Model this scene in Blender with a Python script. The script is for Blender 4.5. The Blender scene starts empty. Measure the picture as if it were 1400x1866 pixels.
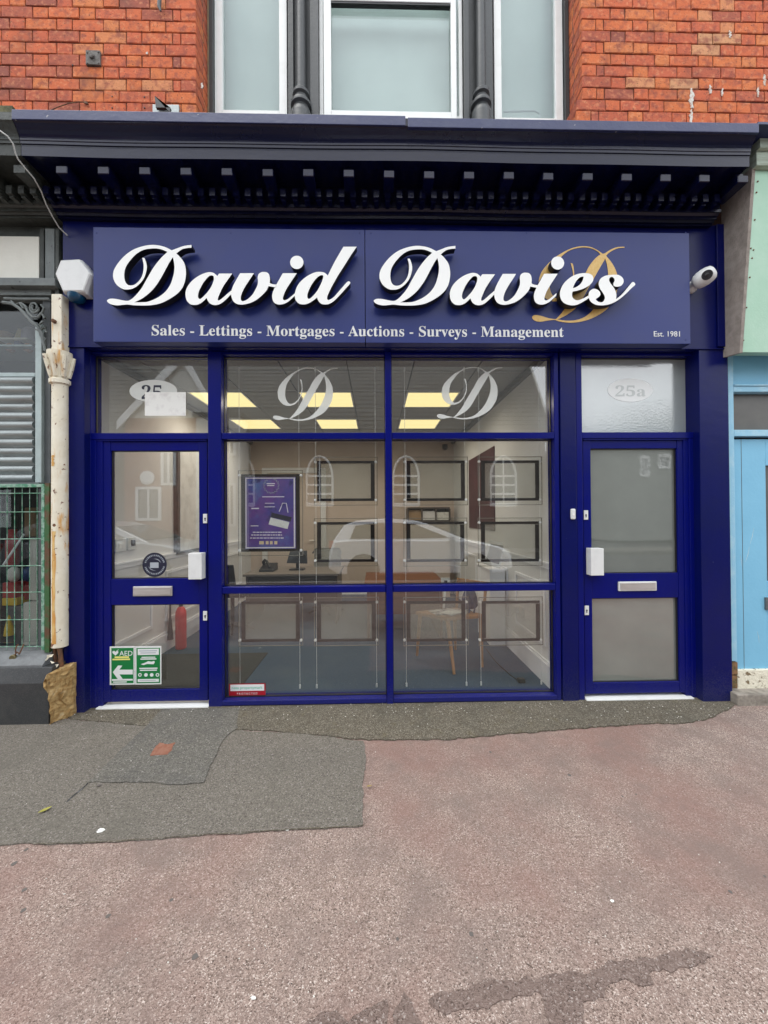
import bpy, bmesh, math, random
from mathutils import Vector, Matrix
R = random.Random(7)
rad = math.radians
sc = bpy.context.scene
col = sc.collection

# ------------------------------------------------------------------ camera
F_PX = 700.0                       # focal length in photo pixels (photo is 1400 wide)
PSI, THETA, RHO = 0.0224, 0.0079, 0.0065
fw = Vector((math.sin(PSI)*math.cos(THETA), math.cos(PSI)*math.cos(THETA), math.sin(THETA)))
r0 = Vector((math.cos(PSI), -math.sin(PSI), 0))
u0_ = r0.cross(fw)
CR = (r0 - RHO*u0_).normalized()
CU = CR.cross(fw).normalized()
CAM = Vector((0, -2.95, 1.487))

def W(u, v, y):
    """point on the upright plane at depth y that the photo shows at pixel (u, v)"""
    d = fw*F_PX + CR*(u-700) - CU*(v-933)
    return CAM + d*((y-CAM.y)/d.y)
def G(u, v, z=0.0):
    """point on the level plane at height z"""
    d = fw*F_PX + CR*(u-700) - CU*(v-933)
    return CAM + d*((z-CAM.z)/d.z)
def X(u, y, v=940): return W(u, v, y).x
def Z(v, y, u=700): return W(u, v, y).z
CAM.z -= Z(1284, 0.0)              # the foot of the shopfront is z = 0

cam = bpy.data.cameras.new('camera'); cam.sensor_fit = 'HORIZONTAL'; cam.sensor_width = 36; cam.lens = 18
cam.clip_start = 0.05; cam.clip_end = 500
co = bpy.data.objects.new('camera', cam); col.objects.link(co)
m = Matrix.Identity(4)
for i in range(3):
    m[i][0], m[i][1], m[i][2], m[i][3] = CR[i], CU[i], -fw[i], CAM[i]
co.matrix_world = m
sc.camera = co

# ------------------------------------------------------------------ sky, sun, exposure
SUN_EL, SUN_AZ = rad(68), rad(232)   # azimuth clockwise from +Y (north); light comes from behind the camera
w = bpy.data.worlds.new('World'); sc.world = w; w.use_nodes = True
nt = w.node_tree; bg = nt.nodes['Background']; bg.inputs['Strength'].default_value = 0.15
sky = nt.nodes.new('ShaderNodeTexSky'); sky.sky_type = 'NISHITA'; sky.sun_disc = False
sky.sun_elevation = SUN_EL; sky.sun_rotation = SUN_AZ; sky.dust_density = 1.0
tc = nt.nodes.new('ShaderNodeTexCoord'); no = nt.nodes.new('ShaderNodeTexNoise')
no.inputs['Scale'].default_value = 2.2; no.inputs['Detail'].default_value = 5
nt.links.new(tc.outputs['Generated'], no.inputs['Vector'])
rp = nt.nodes.new('ShaderNodeValToRGB'); rp.color_ramp.elements[0].color = (8.2, 8.6, 9.2, 1); rp.color_ramp.elements[1].color = (11.5, 11.7, 11.9, 1)
rp.color_ramp.elements[0].position = .35; rp.color_ramp.elements[1].position = .65
nt.links.new(no.outputs['Fac'], rp.inputs['Fac'])
mx = nt.nodes.new('ShaderNodeMix'); mx.data_type = 'RGBA'; mx.inputs['Factor'].default_value = 0.9
nt.links.new(sky.outputs['Color'], mx.inputs['A']); nt.links.new(rp.outputs['Color'], mx.inputs['B'])
nt.links.new(mx.outputs['Result'], bg.inputs['Color'])
sl = bpy.data.lights.new('sun', 'SUN'); sl.energy = 0.8; sl.angle = rad(30); sl.color = (1, .965, .91)
so = bpy.data.objects.new('sun', sl); col.objects.link(so)
sd = Vector((math.sin(SUN_AZ)*math.cos(SUN_EL), math.cos(SUN_AZ)*math.cos(SUN_EL), math.sin(SUN_EL)))
so.rotation_euler = (-sd).to_track_quat('-Z', 'Y').to_euler(); so.location = sd*30
vs = sc.view_settings; vs.view_transform = 'Standard'; vs.look = 'None'; vs.exposure = 0.7; vs.gamma = 1.0; vs.use_curve_mapping = False
sc.cycles.use_denoising = True
sc.cycles.transparent_max_bounces = 40; sc.cycles.max_bounces = 10; sc.cycles.sample_clamp_indirect = 6

# ------------------------------------------------------------------ helpers
class MB:
    """collects faces into one mesh"""
    def __init__(s): s.v = []; s.f = []; s.mi = []; s.cur = 0
    def add(s, vs_, fs):
        o = len(s.v); s.v += [tuple(p) for p in vs_]
        for f in fs: s.f.append([o+i for i in f]); s.mi.append(s.cur)
        return s
    def box(s, x0, x1, y0, y1, z0, z1):
        x0, x1 = sorted((x0, x1)); y0, y1 = sorted((y0, y1)); z0, z1 = sorted((z0, z1))
        return s.add([(x0,y0,z0),(x1,y0,z0),(x1,y1,z0),(x0,y1,z0),(x0,y0,z1),(x1,y0,z1),(x1,y1,z1),(x0,y1,z1)],
                     [(0,3,2,1),(4,5,6,7),(0,1,5,4),(1,2,6,5),(2,3,7,6),(3,0,4,7)])
    def obox(s, c, ax, ay, az):
        """oriented box: centre and three half-axis vectors"""
        c = Vector(c); ax, ay, az = Vector(ax), Vector(ay), Vector(az)
        p = [c+ax*i+ay*j+az*k for k in (-1,1) for j in (-1,1) for i in (-1,1)]
        return s.add(p, [(0,2,3,1),(4,5,7,6),(0,1,5,4),(1,3,7,5),(3,2,6,7),(2,0,4,6)])
    def tube(s, pts, r, n=8, cap=True):
        pts = [Vector(p) for p in pts]; rs = r if isinstance(r, (list, tuple)) else [r]*len(pts)
        rings = []
        for i, p in enumerate(pts):
            t = (pts[min(i+1, len(pts)-1)]-pts[max(i-1, 0)]).normalized()
            a = t.cross(Vector((0,0,1)) if abs(t.z) < .9 else Vector((0,1,0))).normalized(); b = t.cross(a)
            rings.append([p+(a*math.cos(2*math.pi*k/n)+b*math.sin(2*math.pi*k/n))*rs[i] for k in range(n)])
        vs_ = [q for g in rings for q in g]; fs = []
        for i in range(len(pts)-1):
            for k in range(n): fs.append((i*n+k, i*n+(k+1)%n, (i+1)*n+(k+1)%n, (i+1)*n+k))
        if cap: fs += [tuple(range(n)), tuple(reversed(range((len(pts)-1)*n, len(pts)*n)))]
        return s.add(vs_, fs)
    def lathe(s, c, prof, n=20, axis='z'):
        """prof: list of (radius, height)"""
        c = Vector(c); vs_ = []
        for r, h in prof:
            for k in range(n):
                a = 2*math.pi*k/n; q = (r*math.cos(a), r*math.sin(a), h)
                if axis == 'y': q = (q[0], h, q[1])
                if axis == 'x': q = (h, q[0], q[1])
                vs_.append(c+Vector(q))
        fs = []
        for i in range(len(prof)-1):
            for k in range(n): fs.append((i*n+k, i*n+(k+1)%n, (i+1)*n+(k+1)%n, (i+1)*n+k))
        fs += [tuple(range(n)), tuple(reversed(range((len(prof)-1)*n, len(prof)*n)))]
        return s.add(vs_, fs)
    def extrude(s, poly, vec):
        """poly: 3-D points of a planar outline, swept by vec"""
        n = len(poly); vec = Vector(vec); a = [Vector(p) for p in poly]
        return s.add(a+[p+vec for p in a], [tuple(range(n)), tuple(reversed(range(n, 2*n)))]+[(i,(i+1)%n,n+(i+1)%n,n+i) for i in range(n)])
    def quad(s, a, b, c, d): return s.add([a,b,c,d], [(0,1,2,3)])
    def mesh(s, name, mats, smooth=None):
        me = bpy.data.meshes.new(name); me.from_pydata(s.v, [], s.f)
        for mm in (mats if isinstance(mats, (list, tuple)) else [mats]): me.materials.append(mm)
        me.polygons.foreach_set('material_index', s.mi)
        bm = bmesh.new(); bm.from_mesh(me); bmesh.ops.recalc_face_normals(bm, faces=bm.faces); bm.to_mesh(me); bm.free()
        if smooth:
            me.polygons.foreach_set('use_smooth', [True]*len(me.polygons)); me.set_sharp_from_angle(angle=rad(smooth))
        me.update(); return me

def link(name, me, parent=None, loc=None):
    o = bpy.data.objects.new(name, me); col.objects.link(o)
    if loc is not None: o.location = loc
    if parent is not None:
        o.parent = parent
        off = Vector((0,0,0)); p = parent
        while p is not None: off += p.location; p = p.parent if not p.get('_flat') else None
        o.matrix_parent_inverse = Matrix.Translation(-parent.location) if parent.parent is None else Matrix.Identity(4)
    return o
def part(name, mb, mat, parent=None, smooth=None, bevel=0, label=None):
    o = link(name, mb.mesh(name, mat, smooth), parent)
    if bevel:
        b = o.modifiers.new('bevel', 'BEVEL'); b.width = bevel; b.segments = 2; b.limit_method = 'ANGLE'; b.angle_limit = rad(40)
    if label: o['label'] = label
    return o
def tag(o, label, cat, group=None):
    o['label'] = label; o['category'] = cat
    if group: o['group'] = group
    return o
def thing(name, label, cat, loc=(0,0,0), group=None):
    o = bpy.data.objects.new(name, None); col.objects.link(o); o.location = loc; o.empty_display_size = .1
    return tag(o, label, cat, group)
def single(name, mb, mat, label, cat, smooth=None, bevel=0, group=None):
    return tag(part(name, mb, mat, None, smooth, bevel), label, cat, group)
def struct(name, mb, mat, smooth=None, parent=None):
    o = part(name, mb, mat, parent, smooth)
    if parent is None: o['kind'] = 'structure'
    return o
def copy_tree(o, parent=None, loc=None):
    c = o.copy(); col.objects.link(c)
    if parent is not None: c.parent = parent
    if loc is not None: c.location = loc
    for ch in list(o.children): copy_tree(ch, c)
    return c
def pb(mb, a, b, c, d, y0, y1):
    """box whose front face (at depth y0) covers the photo rectangle a..c by b..d"""
    um, vm = (a+c)/2, (b+d)/2
    return mb.box(X(a, y0, vm), X(c, y0, vm), y0, y1, Z(d, y0, um), Z(b, y0, um))

# curves -> outlines
def smooth_path(pts, steps=6):
    """closed outline through pts; a third item marks a corner"""
    n = len(pts); cor = [i for i, p in enumerate(pts) if len(p) > 2]
    P = [Vector((p[0], p[1])) for p in pts]
    def cr(a, b, c, d, t):
        return .5*((2*b)+(c-a)*t+(2*a-5*b+4*c-d)*t*t+(3*b-a-3*c+d)*t**3)
    out = []
    for i in range(n):
        b, c = P[i], P[(i+1) % n]
        a = b if i in cor else P[i-1]
        d = c if (i+1) % n in cor else P[(i+2) % n]
        for k in range(steps): out.append(cr(a, b, c, d, k/steps))
    return out
def curve_mesh(name, loops, depth, bev=0.0):
    """filled 2-D loops (in x,y) with holes, extruded by depth; lies in XZ facing -Y, back face at y=0"""
    cu = bpy.data.curves.new(name, 'CURVE'); cu.dimensions = '2D'; cu.fill_mode = 'BOTH'
    cu.extrude = max(depth/2-bev, 0); cu.bevel_depth = bev; cu.bevel_resolution = 1
    for lp in loops:
        sp = cu.splines.new('POLY'); sp.points.add(len(lp)-1); sp.use_cyclic_u = True
        for i, p in enumerate(lp): sp.points[i].co = (p[0], p[1], 0, 1)
    return curve_to_mesh(name, cu, depth)
def curve_to_mesh(name, cu, depth):
    o = bpy.data.objects.new(name, cu); col.objects.link(o)
    bpy.context.view_layer.update()
    me = bpy.data.meshes.new_from_object(o.evaluated_get(bpy.context.evaluated_depsgraph_get()))
    bpy.data.objects.remove(o); bpy.data.curves.remove(cu)
    me.transform(Matrix(((1,0,0,0),(0,0,-1,-depth/2),(0,1,0,0),(0,0,0,1))))
    me.name = name; return me
def serif(s):
    return ''.join(chr(0x1D400+ord(c)-65) if 'A' <= c <= 'Z' else chr(0x1D41A+ord(c)-97) if 'a' <= c <= 'z' else chr(0x1D7CE+ord(c)-48) if '0' <= c <= '9' else c for c in s)
def text_mesh(name, body, x0, x1, z0, y, depth=.001, height=None, shear=0):
    """lettering whose baseline is z0, stretched to run from x0 to x1, its back at y"""
    cu = bpy.data.curves.new(name, 'FONT'); cu.body = body; cu.extrude = depth/2; cu.size = 1; cu.resolution_u = 3; cu.shear = shear
    me = curve_to_mesh(name, cu, depth)
    xs = [v.co.x for v in me.vertices]; zs = [v.co.z for v in me.vertices]
    kx = (x1-x0)/(max(xs)-min(xs)); kz = height/max(zs) if height else kx
    me.transform(Matrix.Translation((x0-min(xs)*kx, y, z0)) @ Matrix.Diagonal((kx, 1, kz, 1)))
    return me
def mesh_part(name, me, mats, parent=None):
    me.materials.clear()
    for mm in (mats if isinstance(mats, (list, tuple)) else [mats]): me.materials.append(mm)
    return link(name, me, parent)

# ------------------------------------------------------------------ materials
def mat(name, base=(.5,.5,.5), rough=.6, metal=0, spec=.5, noise=None, bump=None, spots=None, coat=0, emit=None, splash=None):
    """noise=(scale, other colour, lo, hi[, stretch]); bump=(scale, strength[, detail]); spots=[(scale, colour, lo, hi, stretch)]"""
    mt = bpy.data.materials.new(name); mt.use_nodes = True; t = mt.node_tree; p = t.nodes['Principled BSDF']
    p.inputs['Roughness'].default_value = rough; p.inputs['Metallic'].default_value = metal
    p.inputs['Specular IOR Level'].default_value = spec; p.inputs['Coat Weight'].default_value = coat
    p.inputs['Coat Roughness'].default_value = .08
    c4 = lambda c: (c[0], c[1], c[2], 1)
    p.inputs['Base Color'].default_value = c4(base)
    tcn = t.nodes.new('ShaderNodeTexCoord'); geo = t.nodes.new('ShaderNodeNewGeometry')
    pos = geo.outputs['Position']
    def nz(scale, detail=5, stretch=(1,1,1), roughn=.6):
        n = t.nodes.new('ShaderNodeTexNoise'); n.inputs['Scale'].default_value = scale; n.inputs['Detail'].default_value = detail
        n.inputs['Roughness'].default_value = roughn
        mp = t.nodes.new('ShaderNodeMapping'); mp.inputs['Scale'].default_value = stretch
        t.links.new(pos, mp.inputs['Vector']); t.links.new(mp.outputs['Vector'], n.inputs['Vector']); return n
    last = None
    layers = ([noise] if noise else [])+(spots or [])
    for L in layers:
        n = nz(L[0], 6, L[4] if len(L) > 4 else (1,1,1))
        mr = t.nodes.new('ShaderNodeMapRange'); mr.inputs['From Min'].default_value = L[2]; mr.inputs['From Max'].default_value = L[3]; mr.clamp = True
        t.links.new(n.outputs['Fac'], mr.inputs['Value'])
        mxn = t.nodes.new('ShaderNodeMix'); mxn.data_type = 'RGBA'
        if last is None: mxn.inputs['A'].default_value = c4(base)
        else: t.links.new(last, mxn.inputs['A'])
        mxn.inputs['B'].default_value = c4(L[1]); t.links.new(mr.outputs['Result'], mxn.inputs['Factor'])
        last = mxn.outputs['Result']
    if splash:
        n = nz(190, 4); sx = t.nodes.new('ShaderNodeSeparateXYZ'); t.links.new(pos, sx.inputs[0])
        mz = t.nodes.new('ShaderNodeMapRange'); mz.inputs['From Min'].default_value = .34; mz.inputs['From Max'].default_value = .0; t.links.new(sx.outputs['Z'], mz.inputs['Value'])
        ma = t.nodes.new('ShaderNodeMath'); ma.operation = 'MULTIPLY_ADD'; ma.inputs[1].default_value = .26; ma.inputs[2].default_value = 0; t.links.new(mz.outputs['Result'], ma.inputs[0])
        mb = t.nodes.new('ShaderNodeMath'); mb.operation = 'ADD'; t.links.new(ma.outputs[0], mb.inputs[0]); t.links.new(n.outputs['Fac'], mb.inputs[1])
        mr = t.nodes.new('ShaderNodeMapRange'); mr.inputs['From Min'].default_value = .60; mr.inputs['From Max'].default_value = .78; mr.inputs['To Max'].default_value = .26; t.links.new(mb.outputs[0], mr.inputs['Value'])
        mxn = t.nodes.new('ShaderNodeMix'); mxn.data_type = 'RGBA'
        if last is None: mxn.inputs['A'].default_value = c4(base)
        else: t.links.new(last, mxn.inputs['A'])
        mxn.inputs['B'].default_value = c4(splash); t.links.new(mr.outputs['Result'], mxn.inputs['Factor']); last = mxn.outputs['Result']
    if last is not None: t.links.new(last, p.inputs['Base Color'])
    if bump:
        n = nz(bump[0], bump[2] if len(bump) > 2 else 4, bump[3] if len(bump) > 3 else (1,1,1))
        b = t.nodes.new('ShaderNodeBump'); b.inputs['Strength'].default_value = bump[1]; b.inputs['Distance'].default_value = .01
        t.links.new(n.outputs['Fac'], b.inputs['Height']); t.links.new(b.outputs['Normal'], p.inputs['Normal'])
    if emit:
        p.inputs['Emission Color'].default_value = c4(emit[0]); p.inputs['Emission Strength'].default_value = emit[1]
    return mt

BLUE = mat('blue_gloss_paint', (.0014,.0040,.130), .26, spec=.16, noise=(3, (.0030,.0065,.105), .4, .75), bump=(30, .05, 3, (1,1,.25)),
           spots=[(60, (.10,.11,.17), .74, .80)], splash=(.075,.075,.10))
NAVY = mat('navy_gloss_paint', (.0016,.0042,.080), .26, spec=.18, noise=(4, (.003,.006,.066), .4, .8), bump=(14, .12, 5, (.5,1,1)),
           spots=[(45, (.13,.14,.2), .72, .80)], splash=(.075,.075,.09))
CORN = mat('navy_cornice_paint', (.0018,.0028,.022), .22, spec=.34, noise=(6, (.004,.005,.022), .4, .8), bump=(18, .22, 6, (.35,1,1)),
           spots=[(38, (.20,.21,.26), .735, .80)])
LEAD = mat('cornice_capping_paint', (.020,.027,.095), .4, noise=(8, (.04,.048,.11), .4, .8), bump=(40, .2), spots=[(26, (.6,.58,.52), .67, .70)])
SIGNB = mat('sign_blue', (.017,.029,.15), .34, spec=.32, noise=(5, (.020,.031,.145), .4, .7), bump=(90, .03), spots=[(2.2, (.024,.034,.14), .5, .8)])
WLET = mat('letter_white', (.82,.83,.81), .35)
BLET = mat('letter_return_black', (.008,.008,.009), .45)
GOLD = mat('gold_vinyl', (.62,.38,.10), .4, noise=(60, (.7,.48,.17), .35, .7))
VINYL = mat('white_vinyl', (.68,.69,.68), .5)
BRICKJ = mat('mortar', (.15,.06,.038), .95, noise=(14, (.14,.075,.05), .4, .7), bump=(120, .6))
UPVC = mat('white_upvc', (.80,.81,.79), .3, noise=(9, (.72,.73,.70), .5, .8))
BLACKP = mat('black_gloss_timber', (.028,.032,.034), .42, noise=(5, (.05,.054,.056), .35, .7, (1,1,.3)), bump=(50, .2), spots=[(35, (.01,.01,.01), .68, .72)])
BLIND = mat('window_blind', (.70,.74,.68), .8, noise=(1.6, (.63,.67,.62), .4, .65))
CHROME = mat('brushed_aluminium', (.62,.60,.58), .34, metal=.7, noise=(40, (.5,.47,.45), .4, .7, (.1,1,1)))
WPLAS = mat('white_plastic', (.66,.67,.66), .35, noise=(14, (.58,.59,.58), .5, .8))
BPLAS = mat('black_plastic', (.012,.012,.014), .35)
TEALD = mat('alarm_blue_lens', (.005,.05,.11), .25)
CREAM = mat('peeling_cream_paint', (.66,.60,.46), .55, noise=(10, (.74,.70,.58), .35, .7), bump=(40, .5, 6),
            spots=[(7, (.58,.30,.07), .56, .66, (2.5,1,.35)), (26, (.13,.05,.025), .63, .665), (13, (.17,.06,.025), .64, .67)])
OLDGRN = mat('weathered_dark_green_paint', (.018,.022,.019), .55, noise=(7, (.055,.062,.055), .4, .7), bump=(30, .6, 6), spots=[(24, (.16,.17,.15), .68, .74)])
GREYGRN = mat('weathered_grey_paint', (.10,.115,.115), .55, noise=(8, (.16,.18,.175), .35, .7), bump=(36, .4, 6), spots=[(20, (.03,.03,.028), .64, .68)])
SLATEP = mat('dark_grey_post_paint', (.075,.085,.09), .5, noise=(8, (.11,.12,.125), .4, .7))
GALV = mat('galvanised_steel', (.34,.38,.38), .42, metal=.45, noise=(12, (.24,.26,.26), .35, .7, (.3,1,1)), bump=(40, .15), spots=[(9, (.45,.5,.5), .6, .75)])
PALEJ = mat('pale_grey_metal', (.38,.46,.46), .45, noise=(9, (.30,.36,.36), .4, .7))
OFFW = mat('offwhite_board', (.70,.69,.62), .6, noise=(3, (.62,.61,.54), .4, .7), bump=(60, .1))
GREENW = mat('green_wire', (.05,.20,.115), .45, noise=(30, (.26,.38,.31), .42, .6))
RUSTG = mat('rusty_green_frame', (.03,.10,.03), .6, noise=(12, (.10,.045,.02), .42, .58), bump=(50, .4))
GRANITE = mat('black_granite', (.03,.032,.034), .35, noise=(160, (.075,.078,.08), .5, .72), spots=[(12, (.06,.06,.058), .5, .8)])
SILLG = mat('grey_stone_sill', (.15,.16,.165), .6, noise=(20, (.10,.105,.11), .4, .7), bump=(70, .3))
SANDST = mat('broken_sandstone', (.44,.30,.13), .9, noise=(22, (.26,.15,.05), .38, .62, (1,1,2)), bump=(28, 1.0, 8), spots=[(9, (.55,.45,.28), .6, .75)])
LBLUE = mat('sky_blue_paint', (.19,.47,.66), .5, noise=(3, (.165,.43,.62), .4, .75), bump=(45, .12), spots=[(11, (.52,.76,.88), .70, .76, (1,1,.5)), (30, (.12,.25,.32), .76, .8)])
LBLUE2 = mat('sky_blue_trim_paint', (.25,.50,.66), .5, noise=(12, (.36,.57,.68), .45, .7), bump=(60, .2))
MINT = mat('mint_green_paint', (.38,.60,.46), .6, noise=(6, (.44,.64,.51), .4, .7), bump=(70, .15), spots=[(34, (.10,.08,.04), .745, .765)])
RENDER = mat('rough_grey_render', (.33,.29,.255), .95, noise=(18, (.24,.21,.185), .38, .64), bump=(90, .7, 8), spots=[(20, (.22,.09,.05), .70, .74)])
FLAKE = mat('flaking_white_plinth', (.72,.68,.55), .9, noise=(30, (.18,.13,.07), .55, .62), bump=(45, 1.0, 8))
STONE = mat('worn_stone_step', (.30,.27,.23), .9, noise=(16, (.17,.15,.125), .4, .65), bump=(40, .8, 8))
DGLASS = mat('grey_boarded_light', (.085,.082,.075), .35, noise=(6, (.11,.105,.095), .4, .7))

# interior
IWALL = mat('interior_wall_paint', (.60,.50,.43), .7, noise=(1.5, (.55,.455,.385), .4, .7))
IWALLR = mat('interior_pale_wall_paint', (.74,.74,.74), .7, noise=(1.5, (.69,.69,.69), .4, .7))
TRIMW = mat('white_trim_paint', (.86,.87,.90), .45)
CTILE = mat('ceiling_tile', (.42,.42,.40), .9, noise=(90, (.35,.35,.33), .45, .65))
CGRID = mat('ceiling_grid', (.24,.235,.22), .6)
CARPET = mat('blue_carpet', (.048,.085,.140), .95, noise=(120, (.042,.068,.105), .4, .65), bump=(400, .5), spots=[(1.3, (.07,.108,.145), .5, .7)])
MATDK = mat('dark_entrance_mat', (.035,.036,.032), .95, noise=(150, (.05,.05,.044), .4, .65), bump=(300, .7))
LAMP = mat('light_diffuser', (.30,.26,.13), .5, emit=((1, .83, .38), .72))
WOODD = mat('dark_wood', (.065,.052,.045), .4, noise=(9, (.09,.07,.06), .4, .7, (.2,1,4)))
WOODR = mat('red_brown_wood', (.13,.045,.02), .38, noise=(9, (.20,.075,.03), .4, .7, (.2,1,4)))
WOODB = mat('beech_wood', (.42,.22,.09), .42, noise=(10, (.30,.145,.055), .4, .7, (3,3,.4)))
REDP = mat('red_extinguisher_paint', (.70,.030,.035), .32)
MAROON = mat('maroon_poster', (.055,.012,.02), .45, noise=(3, (.09,.02,.03), .4, .7))
PAPER = mat('white_paper', (.78,.78,.74), .7, noise=(14, (.6,.58,.56), .5, .75))
PRINT = mat('printed_magazine', (.60,.58,.54), .5, noise=(30, (.10,.12,.14), .5, .54), spots=[(18, (.55,.30,.25), .62, .66)])
NAVYC = mat('navy_fabric', (.015,.03,.085), .8, noise=(20, (.05,.06,.10), .45, .6))
SCREEN = mat('dark_screen', (.02,.021,.024), .2)
ALU = mat('satin_stud', (.9,.9,.88), .4, metal=.2)
FRAMEB = mat('dark_brown_border', (.012,.008,.007), .6, spec=.2)
PURPLE = mat('poster_purple', (.085,.065,.34), .35, noise=(5, (.17,.06,.32), .38, .62), spots=[(4, (.10,.17,.46), .54, .68), (9, (.035,.03,.16), .58, .68)])
PLINE = mat('poster_white_line', (.88,.82,.88), .4)
PGOLD = mat('poster_pale_gold', (.75,.60,.38), .4)
PDARK = mat('poster_dark', (.02,.02,.045), .4)
SGREEN = mat('safety_sign_green', (.0,.16,.035), .4)
SYEL = mat('safety_sign_yellow', (.80,.72,.20), .4)
SRED = mat('sticker_red', (.33,.008,.018), .4)
STEAL = mat('sticker_teal_print', (.05,.42,.28), .4)
SNAVY = mat('sticker_navy', (.008,.010,.03), .4)
SGREY = mat('sticker_grey_print', (.35,.38,.42), .4)
WIRE = mat('pale_cable', (.42,.42,.40), .5)

def glass_mat(name, refl=.10, tint=(.93,.96,.94), rough=0.0):
    mt = bpy.data.materials.new(name); mt.use_nodes = True; t = mt.node_tree; t.nodes.remove(t.nodes['Principled BSDF'])
    out = t.nodes['Material Output']; tr = t.nodes.new('ShaderNodeBsdfTransparent'); gl = t.nodes.new('ShaderNodeBsdfGlossy')
    tr.inputs['Color'].default_value = (*tint, 1); gl.inputs['Roughness'].default_value = rough; gl.inputs['Color'].default_value = (.95,.97,1,1)
    lw = t.nodes.new('ShaderNodeLayerWeight'); lw.inputs['Blend'].default_value = .12
    mr = t.nodes.new('ShaderNodeMapRange'); mr.inputs['To Min'].default_value = refl; mr.inputs['To Max'].default_value = .8
    t.links.new(lw.outputs['Fresnel'], mr.inputs['Value']); 
    ms = t.nodes.new('ShaderNodeMixShader'); t.links.new(mr.outputs['Result'], ms.inputs['Fac'])
    t.links.new(tr.outputs['BSDF'], ms.inputs[1]); t.links.new(gl.outputs['BSDF'], ms.inputs[2]); t.links.new(ms.outputs['Shader'], out.inputs['Surface'])
    return mt
GLASS = glass_mat('shop_glass', .082, (.975,.985,.98))
GLASSN = glass_mat('neighbour_glass', .025, (.8,.82,.82))
GLASSU = glass_mat('upper_window_glass', .05, (.86,.90,.90))
ACRYL = glass_mat('clear_acrylic', .012, (.97,.975,.965))
def film_mat(name, colr, fac_tr, fac_diff, gloss=.08, grough=.05, bump=None):
    """frosted film: part see-through, part diffuse/translucent, glossy on top"""
    mt = bpy.data.materials.new(name); mt.use_nodes = True; t = mt.node_tree; t.nodes.remove(t.nodes['Principled BSDF'])
    out = t.nodes['Material Output']
    tr = t.nodes.new('ShaderNodeBsdfTransparent'); df = t.nodes.new('ShaderNodeBsdfDiffuse'); tl = t.nodes.new('ShaderNodeBsdfTranslucent'); gl = t.nodes.new('ShaderNodeBsdfGlossy')
    for n in (df, tl): n.inputs['Color'].default_value = (*colr, 1)
    gl.inputs['Roughness'].default_value = grough
    if bump:
        g_ = t.nodes.new('ShaderNodeNewGeometry'); n_ = t.nodes.new('ShaderNodeTexNoise'); n_.inputs['Scale'].default_value = bump[0]; n_.inputs['Detail'].default_value = 3
        t.links.new(g_.outputs['Position'], n_.inputs['Vector']); bp = t.nodes.new('ShaderNodeBump'); bp.inputs['Strength'].default_value = bump[1]; bp.inputs['Distance'].default_value = .01
        t.links.new(n_.outputs['Fac'], bp.inputs['Height']); t.links.new(bp.outputs['Normal'], gl.inputs['Normal'])
        n2 = t.nodes.new('ShaderNodeTexNoise'); n2.inputs['Scale'].default_value = 4; n2.inputs['Detail'].default_value = 6; t.links.new(g_.outputs['Position'], n2.inputs['Vector'])
        c2 = t.nodes.new('ShaderNodeMix'); c2.data_type = 'RGBA'; c2.inputs['A'].default_value = (*colr, 1); c2.inputs['B'].default_value = (*[q*bump[2] for q in colr], 1)
        t.links.new(n2.outputs['Fac'], c2.inputs['Factor'])
        for n in (df, tl): t.links.new(c2.outputs['Result'], n.inputs['Color'])
    m1 = t.nodes.new('ShaderNodeMixShader'); m1.inputs['Fac'].default_value = fac_diff
    t.links.new(tl.outputs['BSDF'], m1.inputs[1]); t.links.new(df.outputs['BSDF'], m1.inputs[2])
    m2 = t.nodes.new('ShaderNodeMixShader'); m2.inputs['Fac'].default_value = fac_tr
    t.links.new(m1.outputs['Shader'], m2.inputs[1]); t.links.new(tr.outputs['BSDF'], m2.inputs[2])
    m3 = t.nodes.new('ShaderNodeMixShader'); m3.inputs['Fac'].default_value = gloss
    t.links.new(m2.outputs['Shader'], m3.inputs[1]); t.links.new(gl.outputs['BSDF'], m3.inputs[2])
    t.links.new(m3.outputs['Shader'], out.inputs['Surface'])
    return mt
FROST = film_mat('frosted_film_white', (.84,.86,.83), .26, .7, .02, .3)
OBSC = film_mat('obscured_glass', (.235,.255,.228), .0, .85, .26, .022, (30, .010, .72))
OBSC_SKY = film_mat('obscured_glass_sky_lightened', (.46,.51,.50), .0, .85, .22, .05, (70, .10, .70))  # same film as the door panes, colour lightened to stand for reflected sky
OVALW = mat('white_oval_film', (.80,.83,.82), .5)
INSERT = film_mat('poster_pocket_film', (.50,.50,.46), .70, .5, .01, .3)

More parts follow.
